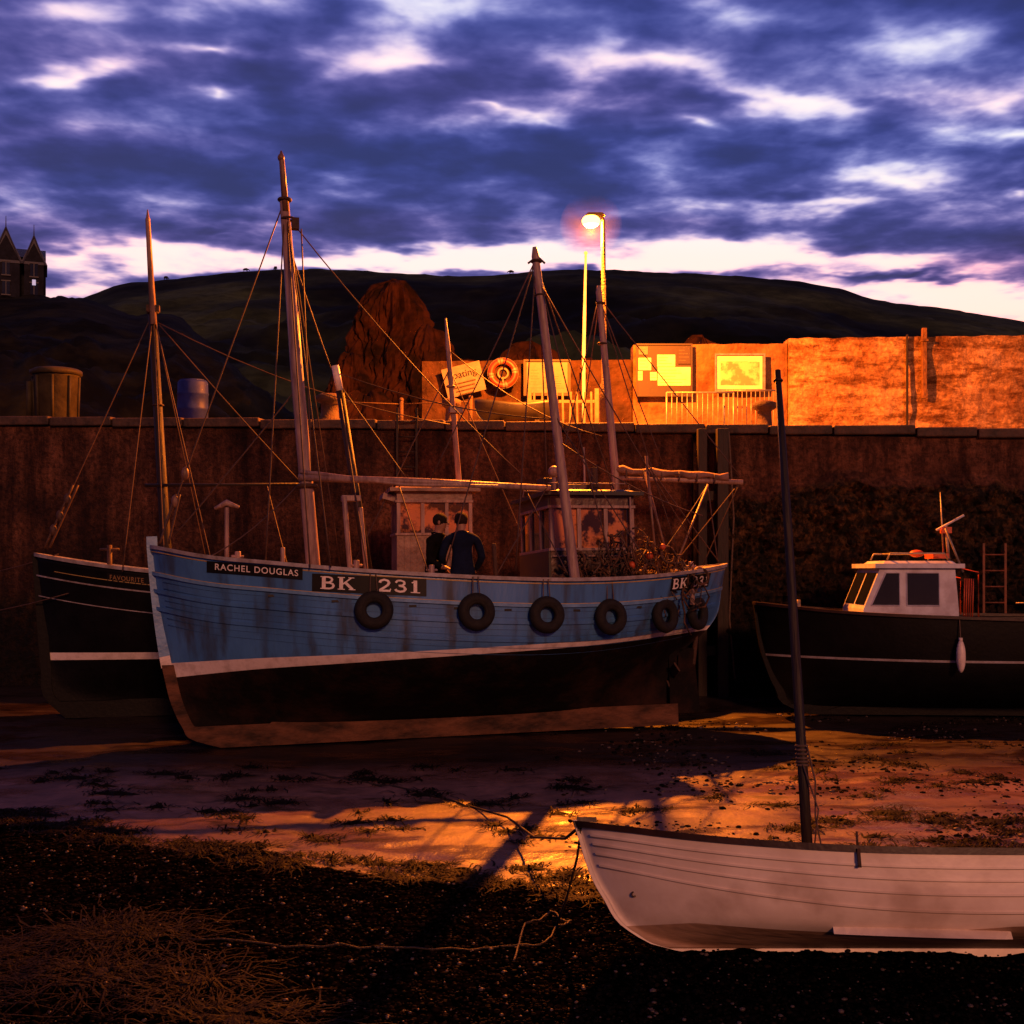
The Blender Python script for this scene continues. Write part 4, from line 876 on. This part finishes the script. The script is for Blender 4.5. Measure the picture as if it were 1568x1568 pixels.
# ================================================================== BEACH
def shing(x,y):
    yb=float(np.interp(x,[-12,-5.8,-3.9,-2.2,-.5,.65,2.5,5,12],[13.5,12.6,11.4,10.6,10.1,9.7,9.1,9.0,9.4]))
    return yb-y+.5*noise.fractal(Vector((x*.8,y*.8,1)),.8,2,4)
def hgt(x,y):
    s=shing(x,y); m=min(1,max(0,s/.6+.5)); p=Vector((x,y,0))
    z=.05*noise.noise(p*.35)+.014*noise.fractal(p*1.8,.8,2,4)*(1+m)
    z+=m*(.02*noise.fractal(p*6,.6,2,4)+.05)+.12*max(0,(9.5-y)/3)*max(0,min(1,(-x)/3))
    z-=.05*max(0,noise.noise(Vector((x*2.2,y*4.5,7)))-.2)*(1-m)
    return z-.02
def axis(a,b,step,far): 
    c=list(np.arange(a,b+1e-6,step)); s=step; l=a; r=b; L=[];Rr=[]
    while r<far: s*=1.35; r+=s; l-=s; Rr.append(r); L.append(l)
    return L[::-1]+c+Rr
gx=axis(-9,9,.06,700); gy=axis(5.5,20,.05,700)
V=[];mk=[];lamplit_w=[]
for x in gx:
    for y in gy:
        if -10<x<10 and 4.5<y<21: z=hgt(x,y); s=shing(x,y)
        else: z=-.02; s=shing(x,y) if abs(x)<60 and -60<y<60 else 0
        V.append((x,y,z)); mk.append(min(1,max(0,s/.7+.5)))
        lamplit_w.append(min(1,max(0,1-((y-12.2)/3.0)**2)*(1.25 if x>-3 else .9)))  # band of lighter sand colour, standing in for the lamplit strip
F=[];n=len(gy)
for i in range(len(gx)-1):
    for k in range(n-1): F.append((i*n+k,(i+1)*n+k,(i+1)*n+k+1,i*n+k+1))
def gbuild(nt,N,Lk,B):
    a=N.new('ShaderNodeAttribute'); a.attribute_name='shingle'; w=N.new('ShaderNodeAttribute'); w.attribute_name='lamplit'
    n1=nnoise(N,Lk,.9,5,.65); n2=nnoise(N,Lk,5,5,.7); n3=nnoise(N,Lk,22,3,.7); n5=nnoise(N,Lk,1.6,5,.65,stretch=(.55,1.5,1)); n7=nnoise(N,Lk,1.1,4,.6,stretch=(.5,1.3,1))
    tc=N.new('ShaderNodeTexCoord'); vo=N.new('ShaderNodeTexVoronoi'); vo.inputs['Scale'].default_value=24; Lk.new(tc.outputs['Object'],vo.inputs['Vector'])
    sand=ramp(N,Lk,n1.outputs['Fac'],.35,(.085,.048,.050),.65,(.17,.098,.102))
    sand=mixc(N,Lk,1.0,sand,ramp(N,Lk,n2.outputs['Fac'],.3,(.6,.6,.6),.6,(1.05,1.05,1.05)),'MULTIPLY')
    dk=ramp(N,Lk,n5.outputs['Fac'],.58,(0,0,0),.66,(1,1,1)); sand=mixc(N,Lk,dk,sand,(.025,.014,.012))
    dm=N.new('ShaderNodeMapRange'); Lk.new(w.outputs['Fac'],dm.inputs['Value']); dm.inputs['From Max'].default_value=.7; dm.inputs['To Min'].default_value=.13  # sand colour dimmed outside the painted lamplit band
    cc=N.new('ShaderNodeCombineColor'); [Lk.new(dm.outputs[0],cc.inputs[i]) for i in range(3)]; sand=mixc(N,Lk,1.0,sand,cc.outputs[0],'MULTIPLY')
    sep=N.new('ShaderNodeSeparateColor'); Lk.new(vo.outputs['Color'],sep.inputs[0])
    sh=ramp(N,Lk,sep.outputs[0],.2,(.0008,.0007,.0006),.98,(.007,.005,.0045)); sh=mixc(N,Lk,1.0,sh,ramp(N,Lk,vo.outputs['Distance'],.25,(1,1,1),.7,(.25,.25,.25)),'MULTIPLY')
    m=N.new('ShaderNodeMath'); m.operation='MULTIPLY_ADD'; Lk.new(n2.outputs['Fac'],m.inputs[0]); m.inputs[1].default_value=.9; m.inputs[2].default_value=-.45
    ad=N.new('ShaderNodeMath'); ad.operation='ADD'; Lk.new(a.outputs['Fac'],ad.inputs[0]); Lk.new(m.outputs[0],ad.inputs[1])
    f=ramp(N,Lk,ad.outputs[0],.45,(0,0,0),.58,(1,1,1)); Lk.new(mixc(N,Lk,f,sand,sh),B.inputs['Base Color'])
    # standing film of water in the hollows: sharp patches of low roughness
    r=N.new('ShaderNodeMapRange'); Lk.new(n7.outputs['Fac'],r.inputs['Value']); r.inputs['From Min'].default_value=.47; r.inputs['From Max'].default_value=.56; r.inputs['To Min'].default_value=.52; r.inputs['To Max'].default_value=.27
    rr=N.new('ShaderNodeMix'); rr.data_type='FLOAT'; Lk.new(f,rr.inputs[0]); Lk.new(r.outputs[0],rr.inputs[2]); rr.inputs[3].default_value=.8; Lk.new(rr.outputs[0],B.inputs['Roughness'])
    sp=N.new('ShaderNodeMix'); sp.data_type='FLOAT'; Lk.new(f,sp.inputs[0]); sp.inputs[2].default_value=.5; sp.inputs[3].default_value=.0; Lk.new(sp.outputs[0],B.inputs['Specular IOR Level'])
    hm=N.new('ShaderNodeMix'); hm.data_type='FLOAT'; Lk.new(f,hm.inputs[0]); Lk.new(n3.outputs['Fac'],hm.inputs[2]); inv=N.new('ShaderNodeMath'); inv.operation='SUBTRACT'; inv.inputs[0].default_value=1; Lk.new(vo.outputs['Distance'],inv.inputs[1]); Lk.new(inv.outputs[0],hm.inputs[3])
    bp=N.new('ShaderNodeBump'); bp.inputs['Strength'].default_value=.45; bp.inputs['Distance'].default_value=.010; Lk.new(hm.outputs[0],bp.inputs['Height']); Lk.new(bp.outputs[0],B.inputs['Normal'])
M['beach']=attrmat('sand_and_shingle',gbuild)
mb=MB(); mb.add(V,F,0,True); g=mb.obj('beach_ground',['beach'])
for nm,d in (('shingle',mk),('lamplit',lamplit_w)): at=g.data.attributes.new(nm,'FLOAT','POINT'); at.data.foreach_set('value',d)
def ico():
    t=(1+5**.5)/2; v=np.array([(-1,t,0),(1,t,0),(-1,-t,0),(1,-t,0),(0,-1,t),(0,1,t),(0,-1,-t),(0,1,-t),(t,0,-1),(t,0,1),(-t,0,-1),(-t,0,1)],float); v/=np.linalg.norm(v[0])
    f=[(0,11,5),(0,5,1),(0,1,7),(0,7,10),(0,10,11),(1,5,9),(5,11,4),(11,10,2),(10,7,6),(7,1,8),(3,9,4),(3,4,2),(3,2,6),(3,6,8),(3,8,9),(4,9,5),(2,4,11),(6,2,10),(8,6,7),(9,8,1)]
    return v,np.array(f)
iv,iff=ico()
def stones(name,N_,gen,mats,smin,smax):
    VV=[];FF=[];mi=[];c=0
    while c<N_:
        p=gen()
        if p is None: continue
        x,y=p; s=smin+(smax-smin)*random.random()**3; a=random.random()*6.28
        v=iv*np.array([s*random.uniform(.8,1.4),s*random.uniform(.7,1.1),s*random.uniform(.35,.7)])*(1+.25*(np.random.rand(12,1)-.5))
        ca,sa=math.cos(a),math.sin(a); v=np.stack([v[:,0]*ca-v[:,1]*sa+x,v[:,0]*sa+v[:,1]*ca+y,v[:,2]+hgt(x,y)+s*.15],1)
        VV.append(v); FF.append(iff+12*c); mi+=[random.randrange(len(mats))]*20; c+=1
    me=bpy.data.meshes.new(name); me.from_pydata(np.concatenate(VV).tolist(),[],np.concatenate(FF).tolist()); me.polygons.foreach_set('material_index',mi); me.polygons.foreach_set('use_smooth',[True]*len(mi))
    for m in mats: me.materials.append(M[m])
    o=bpy.data.objects.new(name,me); COL.objects.link(o)
M['st1']=pmat('dark_pebble',(.005,.004,.0035),(.0025,.002,.002),20,.8,spec=.03); M['st2']=pmat('brown_pebble',(.013,.008,.0065),(.007,.005,.004),20,.8,spec=.03); M['st3']=pmat('grey_pebble',(.085,.062,.060),(.045,.033,.031),20,.5,spec=.3); M['st4']=pmat('black_pebble',(.002,.0018,.0018),None,20,.7,spec=.04)
def g1():
    y=6.6+7.5*random.random()**1.3; x=random.uniform(-.46*y-.3,.46*y+.3); return (x,y) if shing(x,y)>-.15+random.random()*.3 else None
stones('shingle_stones',17000,g1,['st1','st1','st2','st4','st4','st1','st4','st1','st2','st4','st1','st4','st2','st3'],.008,.022)
def g2():
    y=random.uniform(11,19.5); x=random.uniform(.5,9); return (x,y) if noise.noise(Vector((x*.7,y*.9,4)))>-.05+random.random()*.3 else None
stones('scattered_stones',2600,g2,['st1','st2','st3','st4'],.010,.04)
def seaweed(name,clumps,mats,blen=.16,bw=.008,blades=60,hgt_=.05):
    mb=MB()
    for (x,y,rx,ry) in clumps:
        n=max(10,int(blades*min(1.6,(rx*ry)**.5/.22)))
        m=14; Vv=[(x,y,hgt(x,y)+.035)]
        for i in range(m):
            t=2*math.pi*i/m; w=.75+.5*noise.noise(Vector((math.cos(t)*1.4+x,math.sin(t)*1.4+y,3))); px_,py_=x+rx*.8*w*math.cos(t),y+ry*.8*w*math.sin(t); Vv.append((px_,py_,hgt(px_,py_)-.002))
        mb.add(Vv,[(0,1+i,1+(i+1)%m) for i in range(m)],0,True)
        for b in range(n):
            a=random.random()*6.28; r=random.random()**.6; bx,by=x+rx*r*math.cos(a),y+ry*r*math.sin(a); d=random.random()*6.28; L=blen*random.uniform(.4,1.3); pts=[]
            for k in range(5):
                f=k/4; d+=random.uniform(-.5,.5); bx+=math.cos(d)*L/4; by+=math.sin(d)*L/4; pts.append(Vector((bx,by,hgt(bx,by)+.006+hgt_*random.random()*math.sin(math.pi*f)*(1-r*.6))))
            Vv=[];w=bw*random.uniform(.6,1.6)
            for k,p in enumerate(pts):
                q=(pts[min(k+1,4)]-pts[max(k-1,0)]); s=Vector((-q.y,q.x,0)); s=s.normalized() if s.length>1e-6 else Vector((1,0,0)); ww=w*(1-.6*k/4); Vv+=[p+s*ww,p-s*ww]
            mb.add(Vv,[(k*2,k*2+1,k*2+3,k*2+2) for k in range(4)],random.randrange(len(mats)),True)
    mb.obj(name,mats)
M['sw1']=pmat('bladder_wrack',(.006,.0035,.0025),(.003,.002,.0015),14,.65,.3,30,spec=.08); M['sw2']=pmat('brown_wrack',(.010,.005,.003),(.005,.003,.002),14,.65,.3,30,spec=.08); M['sw3']=pmat('dry_kelp',(.017,.010,.005),(.008,.005,.003),12,.7,.3,30,spec=.08)
cl=[]
def pc(px,py,w,h):
    y=5400/(py-810); cl.append(((px-784)/1800*y,y,w*y/1800,h))
for a in [(740,1225,55,.16),(650,1212,45,.12),(560,1190,40,.14),(490,1285,38,.14),(545,1257,40,.1),(600,1252,22,.08),(980,1238,50,.16),(1170,1152,40,.16),(1360,1240,55,.22),(1440,1252,60,.2),(1525,1255,50,.22),(1330,1160,30,.12),
          (810,1327,60,.12),(870,1335,40,.1),(370,1220,28,.1),(430,1224,40,.1),(370,1250,32,.1),(250,1185,40,.14),(180,1215,60,.12),(110,1190,50,.12),(1095,1220,20,.06),(320,1240,30,.08),(1490,1195,40,.12),(1230,1190,30,.06),(1030,1110,40,.2),(1180,1290,60,.12),(1470,1290,70,.1)]: pc(*a)
for i in range(120):
    y=random.uniform(10.6,15.0); x=random.uniform(-6.8,1.0)
    if shing(x,y)<.2 and noise.noise(Vector((x*.6,y*1.2,9)))>-.1: cl.append((x,y,random.uniform(.04,.26),random.uniform(.02,.08)))
for i in range(60): y=random.uniform(10.3,12.5) if i<38 else random.uniform(12.5,17); cl.append((random.uniform(2.8,.46*y),y,random.uniform(.06,.35),random.uniform(.03,.10)))
for i in range(120):
    x=random.uniform(-6,1.5); y=float(np.interp(x,[-12,-5.8,-3.9,-2.2,-.5,.65,2.5],[13.5,12.6,11.4,10.6,10.1,9.7,9.1]))+random.uniform(-.3,.35); cl.append((x,y,random.uniform(.06,.3),random.uniform(.03,.12)))
seaweed('seaweed',cl,['sw1','sw1','sw2'])
cl2=[(random.uniform(-4.2,-1.0),random.uniform(6.8,9.3),random.uniform(.2,.6),random.uniform(.12,.3)) for i in range(30)]
cl2=[c for c in cl2 if c[0]<-1.6+(-(c[1]-7)*.7)]
seaweed('kelp_strandline',cl2,['sw2','sw3','sw1'],blen=.45,bw=.006,blades=130,hgt_=.09)
mb=MB()
def gr(pts,r,mi=0):
    P=[]
    for a,b in zip(pts[:-1],pts[1:]):
        for k in range(10):
            f=k/10; x=a[0]+(b[0]-a[0])*f; y=a[1]+(b[1]-a[1])*f+.05*math.sin((x+f)*6); P.append((x,y,hgt(x,y)+r*.6))
    mb.tube(P,r,6,mi)
bow=(.50,8.45,.87)
mb.tube([bow,(.42,9.3,.55),(.2,10.6,.22),(-.05,12.0,.06),(-.5,13.0,hgt(-.5,13)+.02)],.012,6,0); gr([(-.5,13),(-1.4,13.9),(-2.6,14.6)],.012)
mb.tube([bow,(.47,8.5,.62),(.40,8.6,.3),(.33,8.7,hgt(.33,8.7)+.02)],.010,6,0)
gr([(.33,8.7),(.2,8.3),(-.3,8.35),(-1.6,8.3),(-3.2,8.5)],.008); gr([(.33,8.7),(.45,8.9),(.3,9.1),(.1,8.8),(.0,8.0)],.009)
mb.obj('mooring_rope',['dkwood'])

# ================================================================== SKY / LIGHT
w=bpy.data.worlds.new('World'); scene.world=w; w.use_nodes=True; nt=w.node_tree; N=nt.nodes; Lk=nt.links; bg=N['Background']
w.cycles.sampling_method='MANUAL'; w.cycles.sample_map_resolution=256
def mt(op,a,b=None,c=None,clamp=False):
    n=N.new('ShaderNodeMath'); n.operation=op; n.use_clamp=clamp
    for i,s in enumerate((a,b,c)):
        if s is None: continue
        if isinstance(s,(int,float)): n.inputs[i].default_value=s
        else: Lk.new(s,n.inputs[i])
    return n.outputs[0]
tc=N.new('ShaderNodeTexCoord'); sx=N.new('ShaderNodeSeparateXYZ'); Lk.new(tc.outputs['Generated'],sx.inputs[0]); X,Y,Z=sx.outputs
zp=mt('ADD',mt('MAXIMUM',Z,0.0),.08); cx=mt('DIVIDE',X,zp); cy=mt('DIVIDE',Y,zp)
cv=N.new('ShaderNodeCombineXYZ'); Lk.new(cx,cv.inputs[0]); Lk.new(cy,cv.inputs[1])
def cn(scale,sxx,syy,off,detail=6,rough=.55,dist=.3):
    mp=N.new('ShaderNodeMapping'); mp.inputs['Scale'].default_value=(sxx,syy,1); mp.inputs['Location'].default_value=(off,off*.7,off); Lk.new(cv.outputs[0],mp.inputs[0])
    n=N.new('ShaderNodeTexNoise'); n.inputs['Scale'].default_value=scale; n.inputs['Detail'].default_value=detail; n.inputs['Roughness'].default_value=rough; n.inputs['Distortion'].default_value=dist; Lk.new(mp.outputs[0],n.inputs['Vector']); return n.outputs['Fac']
c1=cn(3.0,1.30,1.35,3.0,5,.46,.15); c2=cn(.9,.6,1.2,9.0,2,.5,0); c3=cn(9.0,1.3,1.3,5.0,3,.5,.2)
yp=mt('MAXIMUM',Y,.02); A=mt('DIVIDE',X,yp); E=mt('DIVIDE',Z,yp)
wn=cn(5.0,1.2,1.2,31.0,3,.5,0); wn2=cn(4.0,1.2,1.2,47.0,3,.5,0)
ae=N.new('ShaderNodeCombineXYZ'); Lk.new(mt('MULTIPLY_ADD',mt('SUBTRACT',wn,.5),.14,A),ae.inputs[0]); Lk.new(mt('MULTIPLY_ADD',mt('SUBTRACT',wn2,.5),.045,E),ae.inputs[1])
tot=None
def bl(px,py,wx,wy,amp,tilt=0.0):
    global tot
    mp=N.new('ShaderNodeMapping'); mp.vector_type='TEXTURE'; mp.inputs['Location'].default_value=((px-784)/1800,(810-py)/1800,0); mp.inputs['Rotation'].default_value=(0,0,math.atan(tilt)); mp.inputs['Scale'].default_value=(2.1*wx/1800,2.1*wy/1800,1)
    Lk.new(ae.outputs[0],mp.inputs[0]); g=N.new('ShaderNodeTexGradient'); g.gradient_type='QUADRATIC_SPHERE'; Lk.new(mp.outputs[0],g.inputs[0])
    tot=mt('MULTIPLY_ADD',g.outputs['Fac'],amp*1.25,0.0 if tot is None else tot)
bl(620,95,220,22,.14,-.03); bl(960,85,220,24,.24,-.12); bl(1200,145,200,20,.26,-.22); bl(1500,155,140,28,.24,.15); bl(1270,312,130,17,.32,.06); bl(1370,275,80,12,.26)
bl(110,118,130,18,.28); bl(290,78,70,12,.24); bl(360,138,36,11,.18); bl(735,168,60,11,.18,-.3); bl(830,186,80,10,.22); bl(1040,188,50,9,.18); bl(1540,205,60,14,.22); bl(1560,295,50,12,.22)
bl(160,388,240,20,.34); bl(560,404,340,16,.42); bl(900,398,300,17,.42); bl(1180,388,300,22,.36,-.05); bl(1500,462,280,36,.60,-.1); bl(50,440,140,26,.28)
bl(120,10,200,30,.14); bl(600,10,300,30,.17); bl(1420,60,160,40,.14); bl(330,355,90,12,.18)
bl(450,270,420,80,-.05); bl(1000,240,300,40,-.08); bl(900,135,120,14,-.10); bl(1380,424,110,9,-.42); bl(1250,60,160,20,-.08); bl(450,40,160,20,-.06)
m=mt('MULTIPLY_ADD',c1,1.0,mt('MULTIPLY_ADD',c3,.28,mt('MULTIPLY_ADD',c2,.26,-.32))); m=mt('ADD',m,tot)
cr=N.new('ShaderNodeValToRGB'); Lk.new(m,cr.inputs[0]); cr.color_ramp.interpolation='B_SPLINE'; el=cr.color_ramp.elements
stops=[(.26,(.020,.028,.14)),(.40,(.030,.042,.23)),(.49,(.062,.076,.33)),(.56,(.125,.14,.45)),(.63,(.30,.31,.68)),(.71,(.72,.70,.93)),(.82,(1.0,.95,.96))]
el[0].position=stops[0][0]; el[0].color=(*stops[0][1],1); el[1].position=stops[-1][0]; el[1].color=(*stops[-1][1],1)
for p,c in stops[1:-1]: q=el.new(p); q.color=(*c,1)
pk=cn(1.4,.5,1.0,21.0,2,.5,0); pm=mt('MULTIPLY',mt('SUBTRACT',pk,.42),3.0,clamp=True)
col=mixc(N,Lk,mt('MULTIPLY',pm,.8),cr.outputs['Color'],(1.95,.95,.80),'MULTIPLY')
hz=mt('MULTIPLY',mt('SUBTRACT',.29,Z),7.0,clamp=True); col=mixc(N,Lk,mt('MULTIPLY',hz,.9),col,(1.65,.88,.72),'MULTIPLY')
sky=N.new('ShaderNodeTexSky'); sky.sky_type='NISHITA'; sky.sun_disc=False; sky.sun_elevation=R(1.0); sky.sun_rotation=R(170)
sk=mixc(N,Lk,1.0,sky.outputs['Color'],(.015,.015,.015),'MULTIPLY')
col=mixc(N,Lk,1.0,col,sk,'ADD')
zd=mt('SUBTRACT',1.0,mt('MULTIPLY',mt('SUBTRACT',Z,.42),1.7,clamp=True)); zd=mt('MAXIMUM',zd,.26)
yd=mt('ADD',mt('MULTIPLY',mt('ADD',Y,.3),1.4,clamp=True),.50); yd=mt('MINIMUM',yd,1.0); zd=mt('MULTIPLY',zd,yd)
cb=N.new('ShaderNodeCombineColor')
for i in range(3): Lk.new(zd,cb.inputs[i])
col=mixc(N,Lk,1.0,col,cb.outputs[0],'MULTIPLY')
Lk.new(col,bg.inputs['Color']); bg.inputs['Strength'].default_value=1.0
sd=bpy.data.lights.new('street_lamps_stand_in','SUN'); sd.energy=1.5; sd.angle=R(8); sd.color=(1,.35,.16)  # sun-type light standing in for unseen street lamps behind the camera
so=bpy.data.objects.new('street_lamps_stand_in',sd); COL.objects.link(so); dirv=Vector((-.30,1,-.42)).normalized(); so.rotation_euler=dirv.to_track_quat('-Z','Y').to_euler(); so.location=(5,-10,10)

cam=bpy.data.cameras.new('camera'); co=bpy.data.objects.new('camera',cam); COL.objects.link(co); co.location=(0,0,3.0); co.rotation_euler=(R(90),0,0)
cam.sensor_width=36; cam.lens=36*1800/1568; cam.shift_y=26/1568; cam.clip_end=3000; cam.clip_start=.1
scene.camera=co
scene.view_settings.view_transform='Standard'; scene.view_settings.look='None'; scene.view_settings.exposure=0
